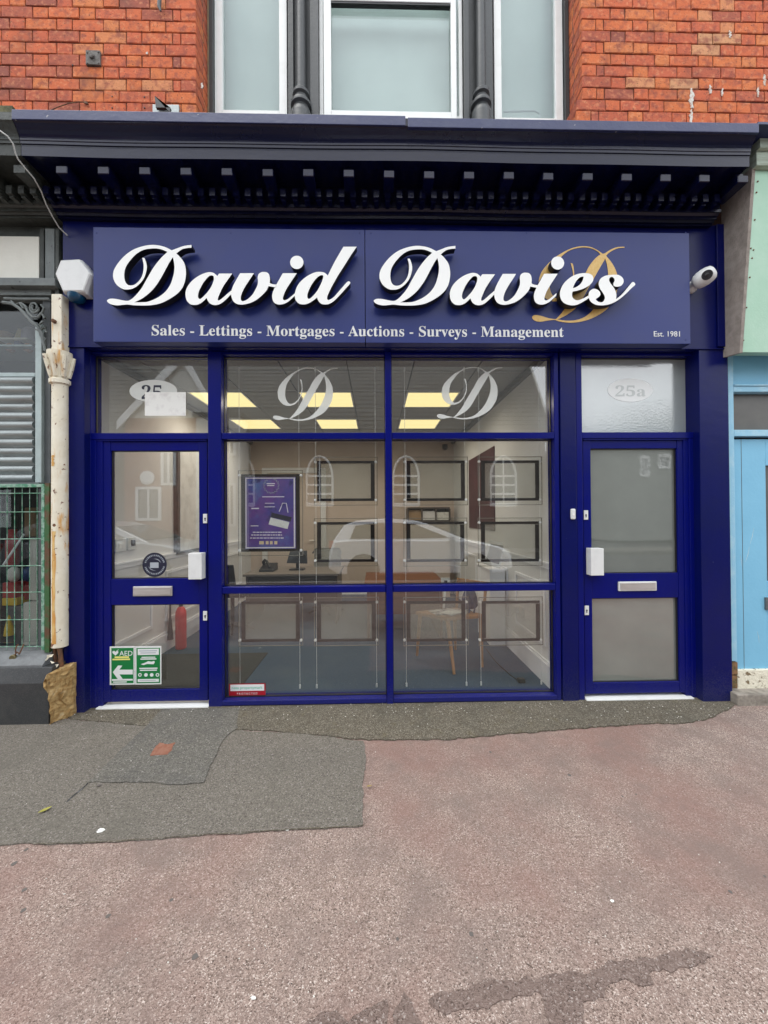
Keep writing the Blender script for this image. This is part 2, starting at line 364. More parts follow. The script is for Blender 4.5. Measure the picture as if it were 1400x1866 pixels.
def brick_mat():
    mt = bpy.data.materials.new('red_brick'); mt.use_nodes = True; t = mt.node_tree; p = t.nodes['Principled BSDF']; p.inputs['Roughness'].default_value = .85
    p.inputs['Specular IOR Level'].default_value = .25
    oi = t.nodes.new('ShaderNodeObjectInfo'); cr_ = t.nodes.new('ShaderNodeValToRGB'); cr_.color_ramp.interpolation = 'LINEAR'
    e = cr_.color_ramp.elements; e[0].position = 0; e[0].color = (.25,.085,.065,1); e[1].position = 1; e[1].color = (.56,.29,.15,1)
    for ps, c in ((.06,(.36,.10,.06,1)), (.25,(.50,.118,.058,1)), (.5,(.55,.135,.056,1)), (.78,(.58,.16,.056,1)), (.95,(.58,.185,.068,1))):
        q = e.new(ps); q.color = c
    t.links.new(oi.outputs['Random'], cr_.inputs['Fac'])
    geo = t.nodes.new('ShaderNodeNewGeometry')
    def nz(s, d=6):
        n = t.nodes.new('ShaderNodeTexNoise'); n.inputs['Scale'].default_value = s; n.inputs['Detail'].default_value = d; t.links.new(geo.outputs['Position'], n.inputs['Vector']); return n
    def mixc(a, bcol, n, lo, hi, amt=1):
        mr = t.nodes.new('ShaderNodeMapRange'); mr.inputs['From Min'].default_value = lo; mr.inputs['From Max'].default_value = hi; mr.inputs['To Max'].default_value = amt
        t.links.new(n.outputs['Fac'], mr.inputs['Value']); q = t.nodes.new('ShaderNodeMix'); q.data_type = 'RGBA'
        t.links.new(a, q.inputs['A']); q.inputs['B'].default_value = bcol; t.links.new(mr.outputs['Result'], q.inputs['Factor']); return q.outputs['Result']
    c = mixc(cr_.outputs['Color'], (.26,.07,.05,1), nz(18), .48, .66, .75)
    c = mixc(c, (.64,.26,.13,1), nz(34), .54, .70, .6)
    c = mixc(c, (.07,.035,.03,1), nz(95, 3), .63, .70, .85)
    c = mixc(c, (.12,.06,.05,1), nz(3.0), .56, .74, .55)
    t.links.new(c, p.inputs['Base Color'])
    b = t.nodes.new('ShaderNodeBump'); b.inputs['Strength'].default_value = .55; b.inputs['Distance'].default_value = .006
    t.links.new(nz(70).outputs['Fac'], b.inputs['Height']); t.links.new(b.outputs['Normal'], p.inputs['Normal'])
    return mt
BRICK = brick_mat()

def asphalt_mat(name, cols, big, cell=190, blot=(.0,0,0), amt=.5, rough=.9):
    """cols: stone colours from dark to pale; big: tint of the wide blotches"""
    mt = bpy.data.materials.new(name); mt.use_nodes = True; t = mt.node_tree; p = t.nodes['Principled BSDF']; p.inputs['Roughness'].default_value = rough
    p.inputs['Specular IOR Level'].default_value = .25
    geo = t.nodes.new('ShaderNodeNewGeometry')
    wv = t.nodes.new('ShaderNodeTexNoise'); wv.inputs['Scale'].default_value = 120; t.links.new(geo.outputs['Position'], wv.inputs['Vector'])
    vm = t.nodes.new('ShaderNodeVectorMath'); vm.operation = 'MULTIPLY_ADD'; vm.inputs[1].default_value = (.008,.008,.008)
    t.links.new(wv.outputs['Color'], vm.inputs[0]); t.links.new(geo.outputs['Position'], vm.inputs[2])
    vo = t.nodes.new('ShaderNodeTexVoronoi'); vo.inputs['Scale'].default_value = cell; t.links.new(vm.outputs['Vector'], vo.inputs['Vector'])
    sp = t.nodes.new('ShaderNodeSeparateColor'); t.links.new(vo.outputs['Color'], sp.inputs['Color'])
    cr_ = t.nodes.new('ShaderNodeValToRGB'); e = cr_.color_ramp.elements
    e[0].color = (*cols[0],1); e[0].position = 0; e[1].color = (*cols[-1],1); e[1].position = 1
    for i in range(1, len(cols)-1):
        q = e.new((0, .16, .45, .75, .93, .97)[i]); q.color = (*cols[i],1)
    t.links.new(sp.outputs['Red'], cr_.inputs['Fac'])
    last = cr_.outputs['Color']
    def layer(last, s, colr, lo, hi, amount, detail=6):
        n = t.nodes.new('ShaderNodeTexNoise'); n.inputs['Scale'].default_value = s; n.inputs['Detail'].default_value = detail; n.inputs['Roughness'].default_value = .65
        t.links.new(geo.outputs['Position'], n.inputs['Vector'])
        mr = t.nodes.new('ShaderNodeMapRange'); mr.inputs['From Min'].default_value = lo; mr.inputs['From Max'].default_value = hi; mr.inputs['To Max'].default_value = amount
        t.links.new(n.outputs['Fac'], mr.inputs['Value']); q = t.nodes.new('ShaderNodeMix'); q.data_type = 'RGBA'
        t.links.new(last, q.inputs['A']); q.inputs['B'].default_value = (*colr,1); t.links.new(mr.outputs['Result'], q.inputs['Factor']); return q.outputs['Result']
    for L in big: last = layer(last, *L)
    t.links.new(last, p.inputs['Base Color'])
    b = t.nodes.new('ShaderNodeBump'); b.inputs['Strength'].default_value = .65; b.inputs['Distance'].default_value = .005
    t.links.new(vo.outputs['Distance'], b.inputs['Height'])
    n2 = t.nodes.new('ShaderNodeTexNoise'); n2.inputs['Scale'].default_value = 14; t.links.new(geo.outputs['Position'], n2.inputs['Vector'])
    b2 = t.nodes.new('ShaderNodeBump'); b2.inputs['Strength'].default_value = .25; b2.inputs['Distance'].default_value = .02
    t.links.new(n2.outputs['Fac'], b2.inputs['Height']); t.links.new(b2.outputs['Normal'], b.inputs['Normal']); t.links.new(b.outputs['Normal'], p.inputs['Normal'])
    return mt
PINK = asphalt_mat('pink_macadam', [(0.083,0.059,0.048), (0.209,0.154,0.128), (0.277,0.205,0.172), (0.335,0.252,0.216), (0.448,0.360,0.314), (0.606,0.516,0.463)],
                   [(.9, (0.239,0.142,0.120), .44, .62, .70), (2.6, (0.190,0.146,0.128), .48, .66, .6), (8, (0.208,0.151,0.132), .52, .68, .5), (24, (0.150,0.105,0.089), .60, .72, .45), (75, (0.106,0.072,0.064), .67, .73, .55)], cell=270)
GREY = asphalt_mat('grey_macadam_patch', [(0.067,0.060,0.048), (0.127,0.113,0.095), (0.150,0.133,0.111), (0.173,0.155,0.131), (0.219,0.201,0.176), (0.297,0.272,0.248)],
                   [(2.2, (0.120,0.111,0.092), .5, .68, .5), (30, (0.092,0.083,0.069), .58, .7, .45)], cell=220)
GREYD = asphalt_mat('darker_macadam_patch', [(0.064,0.059,0.050), (0.108,0.100,0.086), (0.132,0.123,0.105), (0.151,0.142,0.123), (0.200,0.188,0.167), (0.288,0.272,0.250)],
                    [(3, (0.080,0.078,0.077), .5, .68, .5), (34, (0.068,0.066,0.061), .58, .7, .5)])
BROWN = asphalt_mat('old_brown_macadam_strip', [(0.046,0.038,0.026), (0.095,0.082,0.061), (0.122,0.105,0.078), (0.148,0.129,0.099), (0.205,0.185,0.149), (0.319,0.296,0.254)],
                    [(4, (0.076,0.071,0.055), .5, .66, .5), (9, (0.114,0.093,0.044), .58, .72, .5), (30, (0.061,0.052,0.037), .58, .7, .6)], cell=200)
DAMP = asphalt_mat('damp_macadam', [(0.076,0.053,0.043), (0.140,0.099,0.084), (0.165,0.119,0.101), (0.191,0.140,0.122), (0.246,0.193,0.167), (0.339,0.285,0.260)],
                   [(7, (0.195,0.142,0.122), .50, .64, .7)], rough=.7, cell=230)
ROADM = asphalt_mat('road_asphalt', [(.02,.02,.02), (.04,.04,.04), (.05,.05,.05), (.06,.06,.06), (.09,.09,.09), (.15,.15,.15)], [(1, (.035,.035,.035), .5, .7, .5)], cell=80)
KERBM = mat('kerb_concrete', (.32,.31,.29), .9, noise=(10, (.24,.23,.21), .4, .7), bump=(60, .4))
TERRA = mat('broken_terracotta', (.25,.115,.075), .9, noise=(40, (.22,.085,.05), .4, .6), bump=(50, .6))
OSTONE = mat('dark_stone_wall', (.09,.082,.07), .95, noise=(3, (.15,.135,.115), .4, .7), bump=(9, .6, 6))  # dark mottled stone tone of the hall walls
OSLATE = mat('slate_roof', (.085,.088,.085), .6, noise=(4, (.12,.125,.12), .4, .7, (.3,1,6)), bump=(8, .5, 3, (.2,1,5)))
OBRICK = mat('far_brick', (.30,.12,.075), .9, noise=(6, (.22,.09,.06), .4, .7))
OPALE = mat('far_pale_render', (.62,.61,.57), .8, noise=(2, (.55,.54,.5), .4, .7))
OWHITE = mat('far_white_paint', (.80,.80,.78), .5)
OGLASS = mat('far_window_glass', (.03,.035,.04), .08, spec=.8)
CARP = mat('white_car_paint', (.90,.91,.91), .25, coat=.8)
CARS = mat('silver_car_paint', (.45,.46,.47), .28, metal=.4, coat=.8)
CARG = mat('car_window_glass', (.02,.024,.024), .05, spec=.8)
TYRE = mat('tyre_rubber', (.018,.018,.018), .8)
RIM = mat('alloy_rim', (.5,.5,.5), .3, metal=.8)
LAMPR = mat('red_lamp_lens', (.4,.01,.01), .2)
LAMPW = mat('clear_lamp_lens', (.6,.62,.62), .12)
YEL = mat('yellow_plastic', (.62,.42,.02), .4)
REDT = mat('red_plastic', (.36,.02,.02), .4)
BLUT = mat('blue_plastic', (.02,.05,.16), .4)
GREENT = mat('green_tin', (.03,.10,.05), .4)
CARDB = mat('cardboard', (.33,.22,.12), .8)
LEAF = mat('yellow_green_leaf', (.28,.26,.05), .6)
LEAFB = mat('dry_brown_leaf', (.26,.19,.06), .7)
CHIP = mat('pale_stone_chip', (.62,.60,.55), .8)
BRASS = mat('tarnished_brass', (.12,.10,.045), .5, metal=.5)
RUST = mat('rusty_iron', (.10,.05,.03), .8, noise=(30, (.17,.075,.03), .4, .6), bump=(60, .5))

# ------------------------------------------------------------------ ground
XL, XR = -2.312, 2.58               # party lines of the shop
b = MB(); b.box(-60, 60, -70, 12, -1.2, -.14); struct('ground', b, ROADM)
b = MB(); b.box(-14, 14, -5.25, .10, -.13, 0); struct('pavement', b, PINK)
b = MB(); b.box(-14, 14, -5.40, -5.255, -.13, .004); struct('kerb', b, KERBM)
b = MB(); b.box(-40, 40, -11.4, -5.41, -.138, -.12); struct('road', b, ROADM)
b = MB(); b.box(-40, 40, -13.2, -11.4, -.138, 0.0); struct('far_pavement', b, GREYD)

def sheet(name, pts, z, matl, rag=.006, sub=.02, th=.003):
    """flat patch with a ragged edge: pts are photo pixels on the ground"""
    P = [G(u, v, 0).xy for u, v in pts]; out = []
    for i, a in enumerate(P):
        c = P[(i+1) % len(P)]; n = max(1, int((c-a).length/sub)); t = (c-a).normalized(); nn = Vector((-t.y, t.x))
        ph = R.random()*9
        for k in range(n):
            s = k/n; out.append(a.lerp(c, s)+nn*(R.uniform(-rag, rag)+rag*.7*math.sin(ph+s*n*.23)+rag*.5*math.sin(2*ph+s*n*.71)))
    bm = bmesh.new(); vs_ = [bm.verts.new((p.x, p.y, z)) for p in out]; f = bm.faces.new(vs_)
    bmesh.ops.triangulate(bm, faces=[f])
    r = bmesh.ops.extrude_face_region(bm, geom=bm.faces[:])
    for e in r['geom']:
        if isinstance(e, bmesh.types.BMVert): e.co.z -= th
    bmesh.ops.recalc_face_normals(bm, faces=bm.faces)
    me = bpy.data.meshes.new(name); bm.to_mesh(me); bm.free(); me.materials.append(matl)
    o = link(name, me); o['kind'] = 'structure'; return o
sheet('asphalt_patch', [(-260,1316), (60,1308), (128,1312), (255,1324), (425,1332), (540,1338), (662,1352), (667,1378), (661,1440), (660,1506), (430,1520), (200,1536), (0,1541), (-260,1556)], .006, GREY, .004, th=.005)
sheet('asphalt_strip', [(128,1312), (120,1298), (160,1289.5), (420,1286.5), (700,1280.5), (1000,1276.5), (1330,1272), (1338,1288), (1300,1309), (1262,1318), (1110,1324), (985,1335), (900,1341), (830,1348), (720,1350), (650,1349), (540,1337), (425,1331), (255,1323)], .0095, BROWN, .006, th=.007)
sheet('asphalt_infill', [(296,1294.5), (436,1292.5), (432,1328), (404,1352), (372,1428), (330,1434), (250,1428), (160,1429), (206,1385), (262,1330)], .0115, GREYD, .004, th=.003)
sheet('terracotta_spot', [(274,1381), (283,1366), (292,1357), (306,1360), (320,1357), (313,1370), (306,1378), (290,1380)], .0140, TERRA, .003, .012)
sheet('crack', [(160,1428), (148,1440), (135,1450), (121,1463), (123,1464), (137,1451), (150,1441), (161,1430)], .0075, ROADM, .001, .02, .002)
sheet('crack', [(670,1500), (662,1506), (520,1513.5), (430,1519), (330,1525.5), (210,1534.5), (60,1540), (60,1541.6), (210,1536.2), (330,1527), (430,1520.6), (520,1515), (662,1507.6)], .0075, BROWN, .0015, .02, .002)
sheet('damp_stain', [(780,1822), (800,1812), (850,1806), (890,1788), (960,1782), (975,1793), (1010,1776), (1080,1770), (1110,1755), (1170,1752), (1215,1742), (1260,1733), (1292,1738), (1286,1758), (1240,1766), (1212,1772), (1185,1776), (1186,1788), (1160,1800), (1140,1786), (1108,1790), (1096,1812), (1064,1830), (1066,1870), (1002,1880), (996,1830), (985,1808), (930,1822), (880,1840), (850,1834), (815,1846), (800,1842)], .003, DAMP, .006, .015, .002)
sheet('damp_stain', [(712,1880), (716,1835), (735,1812), (752,1822), (758,1850), (770,1866), (772,1885)], .003, DAMP, .006, .015, .002)
sheet('damp_stain', [(548,1880), (560,1858), (600,1846), (624,1850), (634,1862), (668,1842), (704,1822), (706,1850), (700,1880)], .003, DAMP, .006, .015, .002)

def chips(n, name, m, rng):
    bmx = MB()
    for _ in range(n):
        u, v, s = rng(); p = G(u, v, .0); h = s*.5
        zz = .0125 if v < 1345 else .0115 if (v < 1435 and u < 440) else .0065 if (v < 1510 and u < 660) else .001
        a = R.random()*6.28; k = R.uniform(.4, 1)
        ax = Vector((math.cos(a), math.sin(a), 0))*s; ay = Vector((-math.sin(a), math.cos(a), 0))*s*k
        vs_ = [Vector((p.x, p.y, zz))+ax*R.uniform(.7,1), Vector((p.x, p.y, zz))+ay*R.uniform(.7,1), Vector((p.x, p.y, zz))-ax*R.uniform(.7,1), Vector((p.x, p.y, zz))-ay*R.uniform(.7,1)]
        top = [q*.6+Vector((p.x, p.y, zz))*.4+Vector((0,0,h)) for q in vs_]
        bmx.add(vs_+top, [(4,5,6,7),(0,1,5,4),(1,2,6,5),(2,3,7,6),(3,0,4,7)])
    o = part(name, bmx, m); o['kind'] = 'stuff'
def r1():
    if R.random() < .65: return R.uniform(110,1340), 1284+abs(R.gauss(0, 16))-.012*0, R.uniform(.0015,.006)
    return R.uniform(0,1400), 1290+R.random()**1.5*560, R.uniform(.0012,.0045)
chips(430, 'stone_chips', CHIP, r1)
chips(170, 'dark_grit', BPLAS, lambda: (R.uniform(0,1400), 1290+R.random()**1.3*560, R.uniform(.001,.0032)))
def leaf(u, v, s, a, m, label, z=.012):
    p = G(u, v, 0); bmx = MB()
    pr = [(-1,0), (-.5,.32), (.1,.4), (.6,.25), (1,0), (.6,-.25), (.1,-.42), (-.5,-.3)]
    pts = []
    for x, y in pr:
        pts.append(Vector((p.x+s*(x*math.cos(a)-y*math.sin(a)), p.y+s*(x*math.sin(a)+y*math.cos(a)), z+s*.35*abs(y)+s*.12*(x*x))))
    bmx.add(pts+[Vector((p.x, p.y, z))]+[q-Vector((0,0,.0006)) for q in pts], [(i, (i+1) % 8, 8) for i in range(8)])
    single('leaf', bmx, m, label, 'leaf')
bmx = MB()
for _ in range(20):
    u, v = R.uniform(0,1400), 1300+R.random()**1.2*550; p = G(u, v, 0); s_ = R.uniform(.005,.012); zz = .0125 if v < 1345 else .0118 if (v < 1435 and u < 440) else .0065 if (v < 1510 and u < 660) else .0004; k = 9
    bmx.extrude([(p.x+s_*R.uniform(.7,1.1)*math.cos(i/k*6.28), p.y+s_*R.uniform(.7,1.1)*math.sin(i/k*6.28), zz) for i in range(k)], (0,0,.0012))
o = part('gum_spots', bmx, mat('trodden_gum', (.11,.095,.086), .7)); o['kind'] = 'stuff'
leaf(82, 1481, .028, .9, LEAF, 'small yellow green leaf lying on the grey patch at far left')
leaf(673, 1437, .016, .2, LEAFB, 'small dry brown leaf beside the corner of the grey patch')
def scrap(u, v, s, label):
    p = G(u, v, 0); bmx = MB(); k = 9
    pts = [Vector((p.x+s*R.uniform(.5,1.1)*math.cos(i/k*6.28), p.y+s*.6*R.uniform(.5,1.1)*math.sin(i/k*6.28), .012 if v < 1510 and u < 660 else .003)) for i in range(k)]
    bmx.add(pts+[q+Vector((0,0,s*R.uniform(.1,.35))) for q in pts], [tuple(range(k)), tuple(range(k, 2*k))]+[(i, (i+1) % k, k+(i+1) % k, k+i) for i in range(k)])
    single('litter_scrap', bmx, PAPER, label, 'litter')
scrap(184, 1517, .022, 'white torn scrap on the grey patch near its lower edge')
scrap(524, 1514, .010, 'small white scrap at the lower edge of the grey patch')
scrap(1116, 1644, .010, 'small white scrap on the pink pavement at right')
scrap(462, 1821, .010, 'pale flattened blob on the pink pavement at lower left')

# ------------------------------------------------------------------ brick building above the shop
YW = .05                                    # brick face
bld = thing('brick_building', 'red brick upper storey with a triple white framed window above the navy shop cornice', 'building', (0,.3,4.3))
WL, WR = X(357, YW, 110), X(1061, YW, 110)  # window opening
ZB, ZT = 4.0, 7.4
b = MB()
b.box(-4.7, WL-.002, YW+.009, YW+.6, ZB, ZT); b.box(WR+.002, 4.7, YW+.009, YW+.6, ZB, ZT); b.box(WL-.002, WR+.002, YW+.012, YW+.6, 6.65, ZT)
b.box(-4.7, 4.7, YW+.6, 6, 7.0, ZT); b.box(-4.7, 4.7, 5.7, 6, 0, 7.0)
b.box(-4.7, -4.6, YW+.6, 5.7, -.1, 7.0); b.box(4.6, 4.7, YW+.6, 5.7, -.1, 7.0)
part('wall', b, BRICKJ, bld)
b = MB(); b.box(-4.6, 4.6, YW+.62, 5.7, 3.6, 3.8); part('upper_floor', b, WOODD, bld)
b = MB(); b.box(-4.6, 4.6, 2.2, 2.3, 3.8, 7.0); part('upper_room_wall', b, IWALL, bld)
CH, SL, HL, JT = .0925, .230, .112, .0075
def brick_variants(L, n):
    out = []
    for k in range(n):
        h, d, e = CH-JT, .1, .0032
        j = lambda s=.0022: R.uniform(-s, s)
        bk = [(0,d,0),(L,d,0),(L,d,h),(0,d,h)]
        mid = [(j(),e,j()),(L+j(),e,j()),(L+j(),e,h+j()),(j(),e,h+j())]
        fr = [(e+abs(j(.004)),j(.0015),e+abs(j(.003))),(L-e-abs(j(.004)),j(.0015),e+abs(j(.003))),(L-e-abs(j(.004)),j(.0015),h-e-abs(j(.003))),(e+abs(j(.004)),j(.0015),h-e-abs(j(.003)))]
        me = MB().add(bk+mid+fr, [(8,9,10,11)]+[(4+i,4+(i+1)%4,8+(i+1)%4,8+i) for i in range(4)]+[(i,(i+1)%4,4+(i+1)%4,4+i) for i in range(4)]).mesh('brick', BRICK)
        out.append(me)
    return out
ST, HD = brick_variants(SL, 7), brick_variants(HL, 7)
CL = brick_variants(HL*.5, 3)
rows = int((ZT-4.30)/CH); loose = MB(); nbr = 0
def lay(me, x, y, z, seen, rot=0):
    global nbr
    if seen:
        o = link('brick', me, bld, (x, y, z)); nbr += 1
        if rot: o.rotation_euler = (0, 0, rot)
    else:
        M = Matrix.Translation((x, y, z)) @ Matrix.Rotation(rot, 4, 'Z')
        loose.add([M @ v.co for v in me.vertices], [tuple(p.vertices) for p in me.polygons])
for side in (-1, 1):
    for r_ in range(rows):
        z = 4.30+r_*CH; edge = WL if side < 0 else WR
        low = side > 0 and z < Z(190, YW, 1055)
        if low: edge -= .048
        x = 0.0; k = r_ % 2; first = True
        while x < 3.4:
            L = SL if k % 2 == 0 else HL
            if first and r_ % 2 == 1: L = HL; 
            pool = ST if L == SL else HD
            x0 = edge-x-L if side < 0 else edge+x
            seen = 4.50 < z < 5.60 and -2.98 < x0+L and x0 < 3.12
            lay(R.choice(pool), x0, YW+R.uniform(-.003,.002), z+R.uniform(-.0015,.0015), seen)
            x += L+JT
            if first and r_ % 2 == 1:                      # queen closer beside the corner header
                Lc = HL*.5; x0 = edge-x-Lc if side < 0 else edge+x
                lay(R.choice(CL), x0, YW, z, seen); x += Lc+JT
            first = False; k += 1
        # the return into the window
        yy = YW+.004
        for j_ in range(2):
            L = HL
            if side < 0: lay(R.choice(HD), edge+.0006, yy+j_*(HL+JT)+.005+(r_ % 2)*.02, z, 4.50 < z < 5.60, math.pi/2)
            else: lay(R.choice(HD), edge-.0006, yy+j_*(HL+JT)+HL+.005+(r_ % 2)*.02, z, 4.50 < z < 5.60, -math.pi/2)
ob = part('brickwork', loose, BRICK, bld); ob['kind'] = 'stuff'

YF = .27                                    # upper window frames
z0u = 4.30
def upper_window(u0, u1, stile, bottom_v, label, sash=False):
    xa, xb = X(u0, YF, 110), X(u1, YF, 110); zb = Z(bottom_v, YF, (u0+u1)/2); zt = 6.62; s0, s1 = stile
    b = MB(); b.box(xa, xa+s0, YF, YF+.06, zb, zt); b.box(xb-s1, xb, YF, YF+.06, zb, zt)
    b.box(xa+s0, xb-s1, YF, YF+.06, zb, zb+.055); b.box(xa+s0, xb-s1, YF, YF+.06, zt-.07, zt)
    f = part('window', b, UPVC, bld, bevel=.004, label=label)
    g = MB(); g.box(xa+s0-.004, xb-s1+.004, YF+.028, YF+.036, zb+.05, zt-.06); part('pane', g, GLASSU, f)
    bl = MB(); bl.box(xa+.01, xb-.01, YF+.16, YF+.165, zb, zt); part('blind', bl, BLIND, f)
    return f, xa, xb, zb, zt
f, xa, xb, zb, zt = upper_window(391, 523, (.066, .066), 212, 'left narrow light of the triple window')
f, xa, xb, zb, zt = upper_window(901, 1026, (.062, .066), 226, 'right narrow light of the triple window')
b = MB(); a_, c_ = W(918, 206, YF+.07), W(985, 216, YF+.07)
b.tube([W(918,203,YF+.07), W(975,202,YF+.07), W(984,208,YF+.07), W(982,220,YF+.07)], .008, 6); part('fixture', b, WPLAS, f)
f, xa, xb, zb, zt = upper_window(582, 843, (.034, .030), 221, 'broad middle light of the triple window')
b = MB(); q = W(592, 6, YF-.02); ztr = Z(3, YF-.02)
xa2, xb2 = X(590, YF-.02, 100), X(832, YF-.02, 100); zs = Z(217, YF-.02, 712); ztr = Z(-9, YF-.02)
b.box(xa2, xa2+.062, YF-.02, YF+.02, zs, ztr); b.box(xb2-.045, xb2, YF-.02, YF+.02, zs, ztr); b.box(xa2+.062, xb2-.045, YF-.02, YF+.02, zs, zs+.07); b.box(xa2+.062, xb2-.045, YF-.02, YF+.02, ztr-.05, ztr)
part('sash', b, UPVC, f, bevel=.004)
b = MB(); b.box(xa2+.06, xb2-.04, YF-.014, YF+.02, ztr-.066, ztr-.0505); part('sash_gasket', b, BPLAS, f)
def post(ua, ub, uc, colr):
    b = MB(); xa, xb = X(ua, YF-.04, 110), X(ub, YF-.04, 110); xc = X(uc, YF-.1, 110)
    b.box(xa+.004, xa+.05, YF-.04, YF+.08, 4.3, 6.62); b.box(xb-.075, xb-.002, YF-.04, YF+.08, 4.3, 6.62); b.box(xa+.03, xb-.05, YF+.0, YF+.08, 4.3, 6.62)
    p = part('mullion', b, BLACKP, bld, bevel=.004)
    zz = lambda v: Z(v, YF-.1, uc)
    b = MB(); r = .040
    b.lathe((xc, YF-.06, 0), [(r*2.0, 4.2), (r*2.05, zz(205)), (r*1.95, zz(197)), (r*1.7, zz(194)), (r*1.65, zz(190)), (r*2.1, zz(187)), (r*2.15, zz(183)), (r*1.9, zz(179)), (r*1.25, zz(177)), (r*1.35, zz(170)), (r*1.75, zz(167)), (r*1.75, zz(162)), (r*1.5, zz(159)), (r*1.0, zz(156)), (r*.97, 6.62)], 22)
    part('column', b, BLACKP, p, smooth=35)
post(524, 581, 547, 0); post(845, 899, 879, 0)
for a_, c_ in ((384, 390.5), (1027, 1034)): b = MB(); b.box(X(a_, YF, 110), X(c_, YF, 110), YF-.03, YF+.08, 4.3, 6.62); part('dark_jamb', b, BLACKP, bld)
MAST = mat('tan_mastic', (.40,.33,.21), .8, noise=(20, (.3,.24,.15), .4, .7))
for a_, c_ in ((WL-.01, X(383.5, YF, 110)), (X(1034.5, YF, 110), WR+.01)): b = MB(); b.box(a_, c_, YF-.012, YF+.08, 4.3, 6.62); part('jamb_mastic', b, MAST, bld)
b = MB(); b.box(WL, WR, YF-.05, YF+.1, 6.63, 6.65); part('lintel_soffit', b, BLACKP, bld)
# fixings on the brickwork
b = MB(); pb(b, 156, 91, 182, 117, YW-.016, YW); p_ = W(168, 102, YW-.016)
b.lathe((p_.x, YW-.03, p_.z), [(.012, 0), (.022, .003), (.022, .016)], 12, 'y')
for du, dv in ((159,95),(179,94),(159,114),(179,114)):
    q = W(du, dv, YW-.018); b.lathe((q.x, YW-.021, q.z), [(.005,0),(.007,.002),(.007,.006)], 8, 'y')
single('wall_plate', b, mat('grey_cast_metal', (.14,.13,.12), .7, noise=(40, (.07,.06,.05), .4, .6)), 'small grey square metal plate bolted to the red bricks at upper left', 'wall plate', bevel=.002)
t_ = thing('wall_bracket', 'black metal arm bracket on a galvanised base standing on the cornice by the bricks', 'bracket', W(302, 200, YW))
b = MB(); pb(b, 278, 190, 326, 207, YW-.02, YW); part('base_plate', b, GALV, t_, bevel=.002)
b = MB(); tri = [W(290,175,YW-.12), W(286,182,YW-.02), W(288,203,YW-.02), W(314,203,YW-.02), W(300,186,YW-.12)]
b.extrude([(p.x, YW-.05, p.z) for p in tri], (0, .02, 0)); part('arm', b, BPLAS, t_)
b = MB(); pts = [W(88,203,YW-.03), W(105,195,YW-.03), W(125,188,YW-.02), W(145,185.5,YW-.012), W(158,187,YW-.01)]
b.tube(pts, .0035, 6); q = W(157,187.5,YW-.01); b.obox(q, (.014,0,-.004), (0,.006,0), (0,0,.007)); single('wall_wire', b, RUST, 'short thin curved rusty wire sticking out of the bricks', 'wire')
b = MB(); b.tube([W(291,-6,YW-.03), W(290,12,YW-.03), W(293,20,YW-.03)], [.016,.013,.006], 8); single('pipe_stub', b, SLATEP, 'short dark pipe stub at the very top of the left brickwork', 'pipe')
for i, (u, v) in enumerate(((204,175),(263,176),(204,195.5),(263,195.5),(132,118))):
    q = W(u, v, YW-.005); b = MB(); b.lathe((q.x, YW-.006, q.z), [(.004,0),(.0055,.001),(.0055,.012)], 8, 'y'); part('wall_plug', b, BPLAS, bld)

def drip(u0, v0, v1, wpx):
    b = MB(); n = 9; L = []; Rr = []
    for k in range(n):
        t = k/(n-1); v = v0+(v1-v0)*t; wd = wpx*(.35+.9*math.sin(min(1, t*1.15)*2.6))*R.uniform(.6,1.15); c = u0+R.uniform(-1.2,1.2)
        L.append(W(c-wd/2, v, YW-.0055)); Rr.append(W(c+wd/2, v, YW-.0055))
    b.extrude(L+Rr[::-1], (0, .006, 0)); part('white_drip', b, FLAKEW, bld)
FLAKEW = mat('white_dropping', (.62,.60,.55), .9, noise=(60, (.45,.30,.22), .45, .65))
for q in ((1261,160,196,7), (1260.5,198,228,5), (1331,55,68,4), (1295,154,170,4.5), (1317,160,174,3), (1394,135,155,4), (1383,158,176,3), (368,150,160,3), (268,94,98,3)): drip(*q)

# ------------------------------------------------------------------ shopfront
shop = thing('shopfront', 'navy blue shopfront with two glazed doors, a six pane window and a dentilled cornice', 'shopfront', (0,0,0))
ZG = .0
YP = -.06
XPL0, XPL1 = X(115.5, YP), X(154, YP)
XPR0, XPR1 = X(1277, YP), X(1330.5, YP)
ZHEAD = Z(634, YP)
def vbox(name, u0, u1, y0, y1, z0, z1, m=BLUE, v=940, bev=.003, parent=shop):
    b = MB(); b.box(X(u0, y0, v), X(u1, y0, v), y0, y1, z0, z1); return part(name, b, m, parent, bevel=bev)
vbox('pilaster', 115.5, 153.5, YP, .12, ZG-.02, ZHEAD, NAVY)
vbox('pilaster', 1277.6, 1331, YP, .12, ZG-.02, ZHEAD, NAVY)
b = MB(); b.box(XPL0, XPR1-.02, YP-.004, .12, ZHEAD+.004, Z(405, YP)); 
fr_ = part('frieze', b, NAVY, shop)
b = MB(); b.box(XPL0, XPR1, YP-.012, .1, ZHEAD-.006, ZHEAD+.003); part('fillet', b, NAVY, fr_, bevel=.002)
b = MB(); b.box(X(1308, YP-.02, 520), XPR1-.004, YP-.02, YP-.004, ZHEAD+.012, Z(405, YP)); part('end_board', b, NAVY, fr_, bevel=.003)
